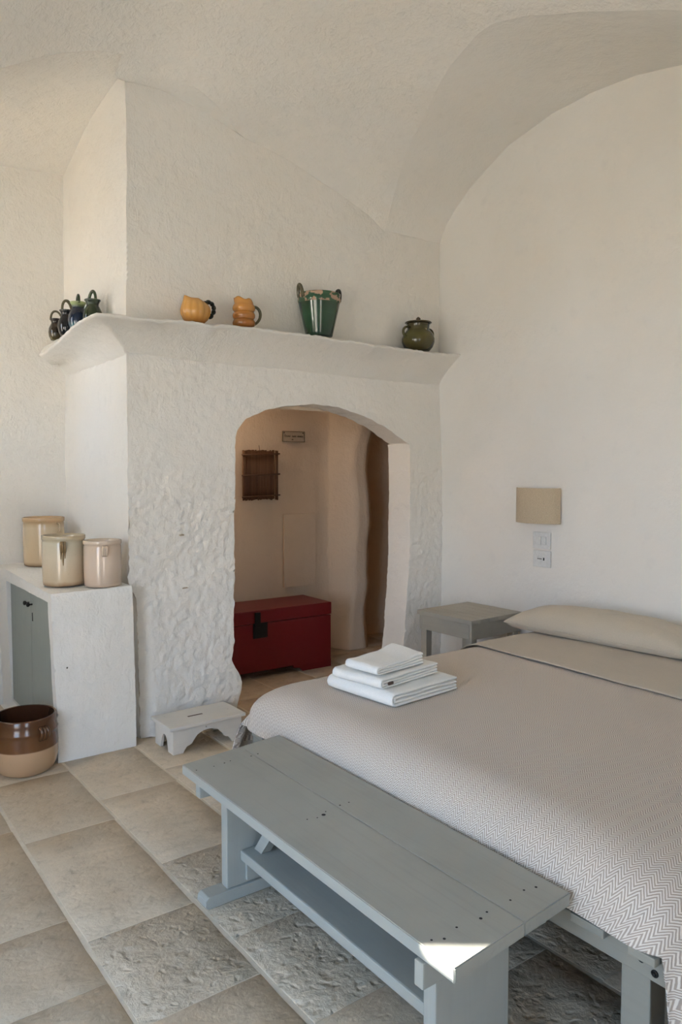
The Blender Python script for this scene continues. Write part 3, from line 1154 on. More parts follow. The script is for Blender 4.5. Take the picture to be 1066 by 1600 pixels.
crock('crock', 'straw coloured cylindrical crock at the back of the counter, loop handle at right', (1.386, 5.24, ctz(1.386, 5.24)), 0.133, 0.322, M['crock_a'], math.radians(-62), grooves=1)
crock('crock', 'greenish cream crock with brown drip below its handle at front left of the counter', (1.279, 4.425, ctz(1.279, 4.425)), 0.1205, 0.286, M['crock_b'], math.radians(-108), True)
crock('crock', 'pale pinkish glossy crock with ridged handle nearest the chimney breast', (1.449, 4.264, ctz(1.449, 4.264)), 0.1065, 0.262, M['crock_c'], math.radians(-102))

# big brown floor pot
t = thing('floor_pot', 'large two tone terracotta pot, glossy brown above bare clay, on the floor', 'pot', (0.985, 4.17, 0.0))
bm = bmesh.new()
r = 0.172
prof = [(0.105, 0.0), (0.128, 0.003), (0.148, 0.018), (0.163, 0.05), (0.171, 0.10), (0.172, 0.15), (0.169, 0.205), (0.168, 0.222), (0.172, 0.228), (0.168, 0.235), (0.165, 0.27), (0.164, 0.298), (0.160, 0.305), (0.152, 0.303)]
prof = [(a * 0.965, b) for a, b in prof]
lathe(bm, prof, 56)
obj('body', bm, M['pot_brown'], t, smooth=True)
bm = bmesh.new()
lathe(bm, [(0.0005, 0.022), (0.115, 0.026), (0.144, 0.07), (0.152, 0.14), (0.149, 0.25), (0.1472, 0.303)], 56, cap_bottom=False)
obj('inside', bm, M['pot_inside'], t, smooth=True)
for a in (-72, 108):
    bm = bmesh.new()
    for q in range(3):
        handle_strap(bm, math.radians(a + (q - 1) * 5.6), 0.157, 0.196, 0.258, 0.030, 0.0095, 0.95)
    obj('handle', bm, M['pot_brown'], t, smooth=True)

MZ = 2.459   # shelf top


def shz(x, y):
    return max(wob((x + 0.07 * math.cos(a), y + 0.07 * math.sin(a), MZ), 1.0, 0.03).z for a in np.linspace(0, 6.2, 16)) + 0.002

# ribbed ochre pumpkin jug
t = thing('ribbed_jug', 'small ochre ribbed pumpkin shaped jug with dark twisted handle on the mantel', 'jug', (1.972, 4.11, shz(1.972, 4.11)), math.radians(-4))
bm = bmesh.new()
def pumpkin(p, th, r, z):
    k = 1 + 0.075 * (abs(math.cos(6.5 * th)) - 0.5) * smooth01(z / 0.02) * smooth01((0.15 - z) / 0.05)
    q = Vector((p.x * k, p.y * k, p.z))
    if z > 0.105:   # spout to the left (-x), mouth tilted
        w = smooth01((z - 0.105) / 0.035)
        s = max(0.0, -math.cos(th)) ** 6
        q.x -= 0.02 * w * s
        q.z += 0.018 * w * s - 0.014 * w * max(0, math.cos(th))
    return q
prof = [(0.045, 0), (0.052, 0.002), (0.070, 0.02), (0.083, 0.048), (0.086, 0.07), (0.080, 0.097), (0.067, 0.118), (0.054, 0.131), (0.047, 0.138), (0.043, 0.137), (0.046, 0.125), (0.07, 0.08), (0.06, 0.02), (0.001, 0.01)]
lathe(bm, prof, 78, pumpkin)
obj('body', bm, M['ochre'], t, smooth=True)
bm = bmesh.new()
base = bezier((0.052, 0, 0.120), (0.105, 0, 0.160), (0.150, 0, 0.085), (0.083, 0, 0.038), 36)
for ph in (0, math.pi):
    pts = []
    for i, p in enumerate(base):
        tt = (base[min(i + 1, 36)] - base[max(i - 1, 0)]).normalized()
        nrm = Vector((tt.z, 0, -tt.x))
        a = ph + i / 36 * 5.5 * math.pi
        pts.append(p + nrm * (0.0065 * math.cos(a)) + Vector((0, 1, 0)) * (0.0065 * math.sin(a)))
    tube(bm, pts, 0.0075, 8)
obj('twisted_handle', bm, M['handle_dark'], t, smooth=True)

# amber jug with stacked rings
t = thing('ridged_jug', 'amber jug with stacked bulging rings and grey handle on the mantel', 'jug', (2.298, 4.115, shz(2.298, 4.115)), math.radians(-4))
bm = bmesh.new()
prof = [(0.052, 0), (0.058, 0.003)]
for q in range(3):
    z0 = 0.006 + q * 0.0453
    for k in range(7):
        a = math.pi * k / 6
        prof.append((0.0615 + 0.008 * math.sin(a), z0 + 0.0453 * k / 6))
prof += [(0.058, 0.146), (0.060, 0.162), (0.061, 0.170), (0.056, 0.170), (0.055, 0.15), (0.058, 0.08), (0.05, 0.012), (0.001, 0.008)]
def spout(p, th, r, z):
    q = p.copy()
    if z > 0.138:
        w = smooth01((z - 0.138) / 0.03)
        s = max(0.0, -math.cos(th)) ** 3
        q.x -= 0.006 * w * s
        q.z += w * (0.012 * s - 0.020 * max(0, math.cos(th)) + 0.006 * math.cos(5 * th))
        q.x *= 1 - 0.06 * w
    return q
lathe(bm, prof, 52, spout)
obj('body', bm, M['amber'], t, smooth=True)
bm = bmesh.new()
tube(bm, bezier((0.055, 0, 0.135), (0.125, 0, 0.150), (0.135, 0, 0.055), (0.062, 0, 0.025), 16), 0.0085, 10, True, 1.3)
obj('handle', bm, M['handle_grey'], t, smooth=True)

# green bucket vase
t = thing('green_bucket_vase', 'large green glazed bucket vase with two ring handles on the mantel', 'vase', (2.850, 4.100, shz(2.850, 4.100) + 0.002), math.radians(-3))
bm = bmesh.new()
prof = [(0.083, 0), (0.088, 0.004), (0.092, 0.02), (0.110, 0.10), (0.128, 0.18), (0.135, 0.212)]
lathe(bm, prof, 56)
obj('body', bm, M['green'], t, smooth=True)
bm = bmesh.new()
lathe(bm, [(0.135, 0.212), (0.139, 0.222), (0.141, 0.236), (0.137, 0.252), (0.140, 0.262), (0.141, 0.270), (0.135, 0.274), (0.127, 0.270), (0.124, 0.245), (0.115, 0.16), (0.082, 0.02), (0.001, 0.012)], 56, cap_bottom=False)
obj('rim', bm, M['rimband'], t, smooth=True)
for s, tilt in ((-1, 0.012), (1, 0.0)):
    bm = bmesh.new()
    tube(bm, bezier((s * 0.139, -0.030, 0.238), (s * 0.158, -0.034, 0.345), (s * 0.150, 0.034, 0.345), (s * 0.136, 0.030, 0.244), 18), 0.0115, 10)
    o = obj('ring_handle', bm, M['handle_grey'] if s < 0 else M['handle_dark'], t, smooth=True)

# olive lidded pot
t = thing('lidded_pot', 'squat olive brown lidded pot with two loop handles at right end of the mantel', 'pot', (3.733, 4.11, shz(3.733, 4.11)), math.radians(-3))
bm = bmesh.new()
prof = [(0.068, 0), (0.082, 0.004), (0.105, 0.03), (0.119, 0.065), (0.120, 0.09), (0.108, 0.125), (0.090, 0.146), (0.080, 0.158), (0.080, 0.190), (0.085, 0.198), (0.078, 0.198), (0.075, 0.16), (0.001, 0.15)]
lathe(bm, prof, 52)
obj('body', bm, M['olive'], t, smooth=True)
for s in (-1, 1):
    bm = bmesh.new()
    tube(bm, bezier((s * 0.076, 0, 0.168), (s * 0.150, 0, 0.185), (s * 0.152, 0, 0.105), (s * 0.110, 0, 0.098), 14), 0.0085, 10, True, 1.4)
    obj('handle', bm, M['olive'], t, smooth=True)
bm = bmesh.new()
lathe(bm, [(0.070, 0.199), (0.094, 0.202), (0.098, 0.206), (0.094, 0.211), (0.060, 0.217), (0.018, 0.221), (0.012, 0.226), (0.018, 0.233), (0.013, 0.242), (0.005, 0.249), (0.0005, 0.250)], 44)
obj('lid', bm, M['olive'], t, smooth=True)


# four dark handled jugs on the left return of the shelf
def dark_jug(name, label, y, x, s, mat, hmat, hang, hh, sq=1.0):
    t = thing(name, label, 'jug', (x, y, shz(x, y) - 0.011), 0, 'dark jugs on the side of the mantel')
    bm = bmesh.new()
    prof = [(0.036, 0), (0.040, 0.003), (0.052, 0.03), (0.056, 0.06), (0.052, 0.09), (0.041, 0.113), (0.034, 0.126), (0.034, 0.136), (0.040, 0.150), (0.046, 0.158), (0.044, 0.161), (0.037, 0.156), (0.031, 0.136), (0.034, 0.12), (0.001, 0.06)]
    prof = [(a * s, b * s * sq) for a, b in prof]
    lathe(bm, prof, 40)
    obj('body', bm, mat, t, smooth=True)
    bm = bmesh.new()
    c, q = math.cos(hang), math.sin(hang)
    z = 0.152 * s * sq
    pts = bezier((-0.036 * s, 0, z), (-0.040 * s, 0, z + hh), (0.052 * s, 0, z + hh), (0.050 * s, 0, z * 0.66), 18)
    pts = [Vector((p.x * c, p.x * q, p.z)) for p in pts]
    tube(bm, pts, 0.0078 * s, 10, True, 1.3)
    obj('high_handle', bm, hmat, t, smooth=True)


dark_jug('handled_jug', 'brown olive jug with high loop handle, farthest back on the mantel side', 5.17, 1.475, 0.88, M['brownglaze'], M['handle_grey'], math.radians(-10), 0.085)
dark_jug('handled_jug', 'glossy blue black jug with brown loop handle, second from the wall on mantel side', 4.93, 1.475, 1.02, M['blackglaze'], M['handle_grey'], math.radians(25), 0.10)
dark_jug('handled_jug', 'dark blue jug with pale green rim on the mantel side', 4.70, 1.475, 1.08, M['blueglaze'], M['greenjug'], math.radians(80), 0.075)
dark_jug('handled_jug', 'dark green jug with tall loop handle, nearest the corner on the mantel side', 4.555, 1.515, 1.05, M['greenjug'], M['greenjug'], math.radians(100), 0.085)

# ================================================================== RED CHEST
t = thing('red_chest', 'dark red lacquered wooden chest with black iron hasp in the back room', 'chest', (2.89, 5.16, 0.0), math.radians(-1.5))
w2, d2 = 0.655, 0.213
bm = boxbm(-w2, w2, -d2, d2, 0.055, 0.425, 0.006)
obj('body', bm, M['red'], t)
bm = boxbm(-w2 - 0.004, w2 + 0.004, -d2 - 0.004, d2 + 0.004, 0.429, 0.528, 0.008)
obj('lid', bm, M['red'], t)
for sx_ in (-1, 1):
    for sy_ in (-1, 1):
        bm = bmesh.new()
        # bracket foot with a cut-out curve, seen along the front
        xs = sx_ * w2
        outl = [(xs, 0), (xs, 0.06), (xs - sx_ * 0.36, 0.06), (xs - sx_ * 0.35, 0.035), (xs - sx_ * 0.30, 0.03), (xs - sx_ * 0.27, 0.0)]
        y = sy_ * (d2 - 0.012)
        prism(bm, outl, 1, y - 0.012, y + 0.012)
        obj('foot', bm, M['red'], t)
# hasp
bm = bmesh.new()
y = -d2 - 0.009
box(bm, -0.062, 0.062, y, y + 0.008, 0.315, 0.432, 0.002)
hp = obj('hasp_plate', bm, M['blackiron'], t)
bm = boxbm(-0.05, -0.002, y - 0.008, y + 0.004, 0.400, 0.515, 0.003)
obj('hasp_strap', bm, M['blackiron'], t)

# ================================================================== REED PANEL AND SIGN ON INNER WALL
t = thing('reed_panel', 'square brown reed panel hanging on the inner wall above the chest', 'panel', (3.17, 5.425, 1.34))
rr = random.Random(3)
nre = 30
for i in range(nre):
    x = -0.155 + 0.31 * i / (nre - 1)
    bm = bmesh.new()
    edge = i in (0, 1, nre - 2, nre - 1)
    yb_ = -0.012 if edge else 0.0
    x_ = {0: -0.162, 1: -0.148, nre - 2: 0.148, nre - 1: 0.162}.get(i, x)
    tube(bm, [(x_, yb_, 0.005 + rr.uniform(0, 0.012)), (x_ + rr.uniform(-1, 1) * 0.0015, yb_, 0.2), (x_, yb_, 0.415 + rr.uniform(0, 0.01))], 0.0075 if edge else 0.006, 7)
    obj('reed', bm, M['reed'], t, smooth=True)
for z in (0.042, 0.218, 0.388):
    bm = bmesh.new()
    tube(bm, [(-0.180, -0.021, z - 0.006), (0, -0.021, z), (0.182, -0.021, z + 0.006)], 0.0062, 8)
    obj('cross_reed', bm, M['reed'], t, smooth=True)
bm = bmesh.new()
tube(bm, [(0.0, 0.0, 0.41), (0.0, 0.012, 0.462)], 0.0025, 6)
obj('hanging_string', bm, M['reed'], t)

t = thing('wall_sign', 'small cream wall plaque with dark lettering above the reed panel', 'sign', (3.515, 5.448, 1.883))
bm = boxbm(-0.113, 0.113, -0.006, 0.006, -0.045, 0.045, 0.004)
obj('plaque', bm, M['sign'], t)
bm = bmesh.new()
for (a, b, c, d) in ((-0.113, 0.113, 0.041, 0.045), (-0.113, 0.113, -0.045, -0.041), (-0.113, -0.109, -0.045, 0.045), (0.109, 0.113, -0.045, 0.045)):
    box(bm, a, b, -0.009, -0.004, c, d)
obj('rim', bm, M['handle_grey'], t)
for sx_ in (-1, 1):
    bm = bmesh.new()
    lathe(bm, [(0.006, 0), (0.005, 0.003), (0.0005, 0.004)], 10)
    bmesh.ops.rotate(bm, verts=bm.verts[:], matrix=Matrix.Rotation(math.pi / 2, 3, 'X'))
    bmesh.ops.translate(bm, verts=bm.verts[:], vec=(sx_ * 0.096, -0.006, 0.032))
    obj('screw', bm, M['brownmark'], t)


def text_obj(name, body, size, loc, parent, mat):
    cu = bpy.data.curves.new(name, 'FONT')
    cu.body = body
    cu.size = size
    cu.align_x = 'CENTER'
    cu.align_y = 'CENTER'
    cu.extrude = 0.0008
    cu.resolution_u = 3
    tmp = bpy.data.objects.new(name, cu)
    COL.objects.link(tmp)
    bpy.context.view_layer.update()
    dg = bpy.context.evaluated_depsgraph_get()
    me = bpy.data.meshes.new_from_object(tmp.evaluated_get(dg))
    bpy.data.objects.remove(tmp)
    me.materials.append(mat)
    o = bpy.data.objects.new(name, me)
    COL.objects.link(o)
    o.parent = parent
    o.location = loc
    o.rotation_euler = (math.pi / 2, 0, 0)
    return o


text_obj('lettering', 'Dono  non  osato', 0.026, (0.002, -0.0072, 0.004), t, M['ink'])
text_obj('lettering', 'm.', 0.022, (-0.01, -0.0072, -0.024), t, M['ink'])

# ================================================================== STEP STOOL
t = thing('step_stool', 'low worn white wooden step stool with scalloped front beside the doorway', 'stool', (1.92, 4.02, 0.0), math.radians(0.5))
bm = boxbm(-0.245, 0.235, -0.150, 0.125, 0.140, 0.160, 0.004)
obj('top', bm, M['stoolpaint'], t)
def scallop():
    pts = [(-0.222, 0.0), (-0.222, 0.142), (0.212, 0.142), (0.212, 0.0), (0.150, 0.0)]
    pts += [(0.140, 0.020), (0.125, 0.035), (0.108, 0.040), (0.098, 0.046), (0.090, 0.062)]
    for k in range(1, 10):
        a = math.pi * k / 10
        pts.append((-0.005 + 0.085 * math.cos(a), 0.060 + 0.048 * math.sin(a)))
    pts += [(-0.098, 0.060), (-0.108, 0.046), (-0.120, 0.040), (-0.138, 0.034), (-0.152, 0.018), (-0.162, 0.0)]
    return pts
for y in (-0.136, 0.098):
    bm = bmesh.new()
    prism(bm, scallop(), 1, y, y + 0.016)
    obj('side_board', bm, M['stoolpaint'], t)
for x in (-0.222, 0.196):
    bm = bmesh.new()
    prism(bm, [(-0.120, 0.0), (-0.120, 0.140), (0.098, 0.140), (0.098, 0.0), (0.040, 0.0), (0.022, 0.06), (0.0, 0.085), (-0.016, 0.09), (-0.034, 0.085), (-0.052, 0.06), (-0.066, 0.0)], 0, x, x + 0.016)
    obj('end_board', bm, M['stoolpaint'], t)
bm = boxbm(-0.075, 0.020, -0.020, -0.006, 0.1595, 0.1606, 0.0004)
obj('hand_slot', bm, M['brownmark'], t)

# ================================================================== BENCH
BX, BY = 1.45, 1.95
t = thing('bench', 'long grey blue painted plank bench at the foot of the bed', 'bench', (BX, BY, 0.0))
# two top boards with skewed ends (corners measured)
FLc, BLc, BRc, FRc = (1.210, 2.683), (1.690, 2.742), (1.684, 1.228), (1.204, 1.190)
def edge_pt(u, far):
    a, b = (FLc, BLc) if far else (FRc, BRc)
    return (lerp(a[0], b[0], u), lerp(a[1], b[1], u))
for (u0, u1) in ((0.0, 0.5665), (0.5690, 1.0)):
    bm = bmesh.new()
    cs = [edge_pt(u0, False), edge_pt(u1, False), edge_pt(u1, True), edge_pt(u0, True)]
    outl = [(x - BX, y - BY) for x, y in cs]
    prism(bm, outl, 2, 0.412, 0.450)
    bmesh.ops.bevel(bm, geom=bm.edges[:], offset=0.0025, segments=2, affect='EDGES')
    pl = obj('plank', bm, M['bench'], t)
# peg holes / nail heads
rr = random.Random(11)
for (u, y, s) in ((0.42, 2.005, 0.011), (0.36, 2.0, 0.004), (0.29, 2.01, 0.004), (0.46, 2.02, 0.004), (0.60, 2.03, 0.005), (0.68, 2.03, 0.004), (0.05, 2.60, 0.004), (0.30, 2.60, 0.005), (0.36, 2.605, 0.004),
                  (0.20, 2.595, 0.004), (0.55, 2.60, 0.005), (0.62, 2.605, 0.005), (0.12, 1.285, 0.006), (0.24, 1.30, 0.005), (0.40, 1.29, 0.007), (0.47, 1.30, 0.005), (0.66, 1.30, 0.005), (0.80, 1.31, 0.005), (0.88, 1.30, 0.006), (0.06, 1.30, 0.005)):
    bm = bmesh.new()
    r0 = s * 0.65
    lathe(bm, [(r0, 0.0), (r0, 0.0012), (r0 * 0.6, 0.0014), (0.0003, 0.0014)], 10)
    x = lerp(1.207, 1.687, u)
    bmesh.ops.translate(bm, verts=bm.verts[:], vec=(x - BX, y - BY, 0.4493))
    obj('nail_hole', bm, M['dark'], t)
# legs, feet, battens
for (y0, y1) in ((2.43, 2.475), (1.32, 1.365)):
    bm = boxbm(1.270 - BX, 1.545 - BX, y0 - BY, y1 - BY, 0.045, 0.411, 0.004)
    obj('leg', bm, M['bench_leg'], t)
    bm = bmesh.new()
    ext0, ext1 = (1.175, 1.60)
    outl = [(ext0 + 0.012, 0), (ext0, 0.012), (ext0 + 0.002, 0.034), (ext0 + 0.014, 0.045), (ext1 - 0.014, 0.045), (ext1, 0.03), (ext1, 0.012), (ext1 - 0.012, 0)]
    prism(bm, [(x - BX, z) for x, z in outl], 1, y0 - 0.012 - BY, y1 + 0.012 - BY)
    bmesh.ops.bevel(bm, geom=[e for e in bm.edges], offset=0.002, segments=1, affect='EDGES')
    obj('foot', bm, M['bench'], t)
for (y0, y1) in ((2.575, 2.61), (1.286, 1.318)):
    bm = boxbm(1.232 - BX if y0 > 2 else 1.195 - BX, 1.66 - BX, y0 - BY, y1 - BY, 0.345, 0.411, 0.004)
    obj('batten', bm, M['bench_leg'], t)
bm = boxbm(1.325 - BX, 1.465 - BX, 1.366 - BY, 2.429 - BY, 0.140, 0.178, 0.006)
obj('stretcher', bm, M['bench'], t)
for y0 in (2.415, 1.366):
    bm = boxbm(1.345 - BX, 1.445 - BX, y0 - BY, y0 + 0.014 - BY, 0.06, 0.139, 0.002)
    obj('cleat', bm, M['bench_leg'], t)
for (ya, yb, s) in ((2.405, 2.20, 1), (1.39, 1.59, -1)):
    bm = bmesh.new()
    prism(bm, [(ya - BY, 0.179), (ya - BY - s * 0.05, 0.179), (yb - BY - s * 0.03, 0.411), (yb - BY + s * 0.03, 0.411)], 0, 1.372 - BX, 1.412 - BX)
    obj('brace', bm, M['bench'], t)

# ================================================================== BED
t = thing('bed', 'low taupe wooden bed frame and mattress under the herringbone blanket', 'bed', (2.9, 2.04, 0.0))
OX, OY = 2.9, 2.04
for (x, y) in ((1.775, 1.042), (1.775, 2.955), (4.0, 1.02), (4.0, 2.97)):
    bm = boxbm(x - OX, x + 0.075 - OX, y - OY, y + 0.085 - OY, 0, 0.282, 0.004)
    obj('leg', bm, M['bedpaint'], t)
bm = boxbm(1.755 - OX, 1.790 - OX, 0.988 - OY, 3.085 - OY, 0.283, 0.348, 0.004)
fr = obj('foot_rail', bm, M['bedpaint'], t)
for (y, z) in ((1.030, 0.342), (0.995 + 0.02, 0.31)):
    pass
for (y, z) in ((1.056, 0.338), (1.018, 0.318)):
    bm = bmesh.new()
    lathe(bm, [(0.010, 0), (0.010, 0.003), (0.006, 0.004), (0.0005, 0.002)], 14)
    bmesh.ops.rotate(bm, verts=bm.verts[:], matrix=Matrix.Rotation(-math.pi / 2, 3, 'Y'))
    bmesh.ops.translate(bm, verts=bm.verts[:], vec=(1.755 - OX, y - OY, z - 0.01))
    obj('bolt', bm, M['blackiron'], fr)
for y in (1.01, 2.97):
    bm = boxbm(1.796 - OX, 4.06 - OX, y - OY, y + 0.03 - OY, 0.283, 0.348, 0.004)
    obj('side_rail', bm, M['bedpaint'], t)
for (y0, y1, x0) in ((0.995, 1.072, 1.712), (1.142, 1.250, 1.712), (1.55, 1.65, 1.735), (2.0, 2.1, 1.735), (2.45, 2.55, 1.735), (2.95, 3.05, 1.728)):
    bm = boxbm(x0 - OX, 4.05 - OX, y0 - OY, y1 - OY, 0.349, 0.375, 0.005)
    obj('slat', bm, M['bedpaint'], t)
bm = boxbm(1.80 - OX, 4.05 - OX, 1.04 - OY, 3.02 - OY, 0.376, 0.555, 0.06, 4)
obj('mattress', bm, M['mattress'], t, smooth=True)

# ---- draped covers: U-shaped perimeter, rolled edge, skirt
YN, YFa, XF = 0.955, 3.115, 1.712


def perimeter(xhead, nside, A):
    """(outer point, outward normal, inner point) from head-near round the foot to head-far"""
    ro, ri = 0.12, 0.20
    out = []
    for t in np.linspace(0, 1, nside):
        out.append((Vector((lerp(xhead, XF + ro, t), YN)), Vector((0, -1)), Vector((lerp(xhead, XF + A + ri, t), YN + A))))
    for k in range(1, 20):
        a = -math.pi / 2 - (math.pi / 2) * k / 20
        n = Vector((math.cos(a), math.sin(a)))
        out.append((Vector((XF + ro, YN + ro)) + n * ro, n, Vector((XF + A + ri, YN + A + ri)) + n * ri))
    for t in np.linspace(0, 1, 90):
        out.append((Vector((XF, lerp(YN + ro, YFa - ro, t))), Vector((-1, 0)), Vector((XF + A, lerp(YN + A + ri, YFa - A - ri, t)))))
    for k in range(1, 20):
        a = math.pi - (math.pi / 2) * k / 20
        n = Vector((math.cos(a), math.sin(a)))
        out.append((Vector((XF + ro, YFa - ro)) + n * ro, n, Vector((XF + A + ri, YFa - A - ri)) + n * ri))
    for t in np.linspace(0, 1, nside):
        out.append((Vector((lerp(XF + ro, xhead, t), YFa)), Vector((0, 1)), Vector((lerp(XF + A + ri, xhead, t), YFa - A))))
    return out


def cover(name, xhead, ztop, off, drop_side, mat, uvscale=1.0):
    bm = bmesh.new()
    uvl = bm.loops.layers.uv.new('UVMap')
    A, B = 0.19, 0.135
    per = perimeter(xhead, 60, A)
    foot_drop = 0.396
    spine = Vector((0, (YN + YFa) / 2))
    rows, uvs = [], []
    for i, (p, n, inner) in enumerate(per):
        row, uvr = [], []
        q = p
        d2 = (q - inner).normalized()
        sx_ = max(inner.x, 2.55)
        c = Vector((sx_, spine.y))
        # bottom height
        side = smooth01((abs(n.y) - 0.64) / 0.2)
        far = 1 if n.y > 0 else 0
        zb = lerp(foot_drop - 0.008 * math.sin(p.y * 9), drop_side + (0.06 if far else 0), side)
        if side < 0.02 and p.y < 1.6:
            zb -= 0.014 * smooth01((1.6 - p.y) / 0.5)
        # top: from spine to inner
        for k in range(0, 26):
            tt = k / 25
            w = c.lerp(inner, tt)
            z = ztop + 0.004 * noise.noise(Vector((w.x * 2.5, w.y * 2.5, 3))) * smooth01(1.4 - tt)
            row.append(Vector((w.x, w.y, z)))
            uvr.append((w.y, w.x))
        arcl = 0.0
        prev = row[-1]
        # rolled edge
        for k in range(1, 15):
            th = math.pi / 2 * k / 14
            o_ = A * math.sin(th) ** 0.95
            z = ztop - B * (1 - math.cos(th) ** 1.0)
            w = inner.lerp(q, o_ / A)
            cur = Vector((w.x, w.y, z))
            arcl += (cur - prev).length
            prev = cur
            row.append(cur)
            uvr.append((inner.y + d2.y * arcl, inner.x + d2.x * arcl))
        z1 = ztop - B
        for k in range(1, 17):
            tt = k / 16
            z = lerp(z1, zb, tt)
            fl_ = 0.012 * tt * (1 - side) + side * (0.05 * tt + 0.018 * tt * math.sin((p.x + (0.3 if far else 0)) * 13))
            corner = max(0.0, 1 - abs(abs(n.y) - 0.93) / 0.12)
            fl_ += 0.035 * corner * tt + 0.075 * far * tt * smooth01((abs(n.y) - 0.5) / 0.3)
            w = q + n * fl_
            cur = Vector((w.x, w.y, z))
            arcl += (cur - prev).length
            prev = cur
            row.append(cur)
            uvr.append((inner.y + d2.y * arcl, inner.x + d2.x * arcl))
        rows.append(row)
        uvs.append(uvr)
    vr = [[bm.verts.new(p) for p in r] for r in rows]
    for i in range(len(vr) - 1):
        for j in range(len(vr[0]) - 1):
            idx = ((i, j), (i, j + 1), (i + 1, j + 1), (i + 1, j))
            f = bm.faces.new([vr[a][b] for a, b in idx])
            for lp, (a, b) in zip(f.loops, idx):
                lp[uvl].uv = (uvs[a][b][0] * uvscale, uvs[a][b][1] * uvscale)
    bmesh.ops.remove_doubles(bm, verts=bm.verts[:], dist=0.0004)
    bmesh.ops.dissolve_degenerate(bm, edges=bm.edges[:], dist=0.0002)
    o = obj(name, bm, mat, smooth=True)
    so = o.modifiers.new('thick', 'SOLIDIFY')
    so.thickness = 0.006
    so.offset = 1.0
    return o


bl = cover('blanket', 3.23, 0.580, 0.0, 0.02, M['herring'])
tag(bl, 'beige and cream herringbone blanket spread over the bed', 'blanket')

# turned-back linen sheet over the head half
bm = bmesh.new()
rows = []
zt = 0.595
for x in np.linspace(0, 1, 50):
    row = []
    for k in range(81):
        v = k / 80
        y = lerp(YN - 0.02, YFa + 0.02, v)
        xs = lerp(3.165 - 0.05 * (1 - v) + 0.008 * noise.noise(Vector((y * 4, 2, 1))), 4.055, x)
        e = min(y - (YN - 0.02), (YFa + 0.02) - y)
        th = 0.0
        z = zt
        if e < 0.19:
            q = 1 - e / 0.19
            z = zt - 0.135 * (1 - math.sqrt(max(0, 1 - q * q)))
        z += 0.004 * noise.noise(Vector((xs * 5, y * 3, 7))) + 0.004 * smooth01((x - 0.0) * 8) 
        row.append(Vector((xs, y, z)))
    # skirts
    a, b = row[0], row[-1]
    row = [Vector((a.x, a.y - 0.006 * t_, lerp(a.z, 0.435, t_))) for t_ in np.linspace(1, 0.1, 8)] + row + [Vector((b.x, b.y + 0.006 * t_, lerp(b.z, 0.435, t_))) for t_ in np.linspace(0.1, 1, 8)]
    rows.append(row)
quadcols(bm, rows)
o = obj('sheet', bm, M['linen'], smooth=True)
so = o.modifiers.new('thick', 'SOLIDIFY')
so.thickness = 0.005
so.offset = 1.0
tag(o, 'plain beige linen sheet turned back over the blanket near the pillow', 'sheet')

# pillow
t = thing('pillow', 'long ecru pillow lying against the right wall at the head of the bed', 'pillow', (3.862, 2.60, 0.611), math.radians(4))
bm = bmesh.new()
NU, NV = 72, 40
def pil(u, v, top):
    a, b = u * 2 - 1, v * 2 - 1
    L, Wd, Hh = 0.60, 0.205, 0.155
    # pinched corners
    px = b * Wd * (1 - 0.07 * (1 - a * a) * (0 if abs(b) < 0.5 else 1) * 0) * (0.93 + 0.07 * abs(a) ** 3)
    py = a * L * (0.965 + 0.035 * abs(b) ** 3)
    h = max(0.0, (1 - abs(a) ** 3.2)) ** 0.5 * max(0.0, (1 - abs(b) ** 2.6)) ** 0.55
    w = 0.010 * noise.noise(Vector((px * 9, py * 5, 1.5))) * h + 0.006 * noise.noise(Vector((px * 20, py * 9, 4))) * h
    z = Hh * h + w if top else 0.012 * (1 - h)
    base = 0.030
    zz = base * (1 - smooth01(h * 3)) + z if top else base * (1 - smooth01(h * 3))
    if top:
        zz = base + (Hh - base) * h + w
    return Vector((px, py, zz))
for top in (True, False):
    quadcols(bm, [[pil(i / NU, j / NV, top) for j in range(NV + 1)] for i in range(NU + 1)])
bmesh.ops.remove_doubles(bm, verts=bm.verts[:], dist=0.0005)
obj('case', bm, M['pillow'], t, smooth=True)
bm = bmesh.new()
tube(bm, [(-0.203, a * 0.585, 0.031 + 0.001 * math.sin(a * 9)) for a in np.linspace(-1, 1, 30)], 0.0022, 6)
obj('seam', bm, M['pillow'], t, smooth=True)

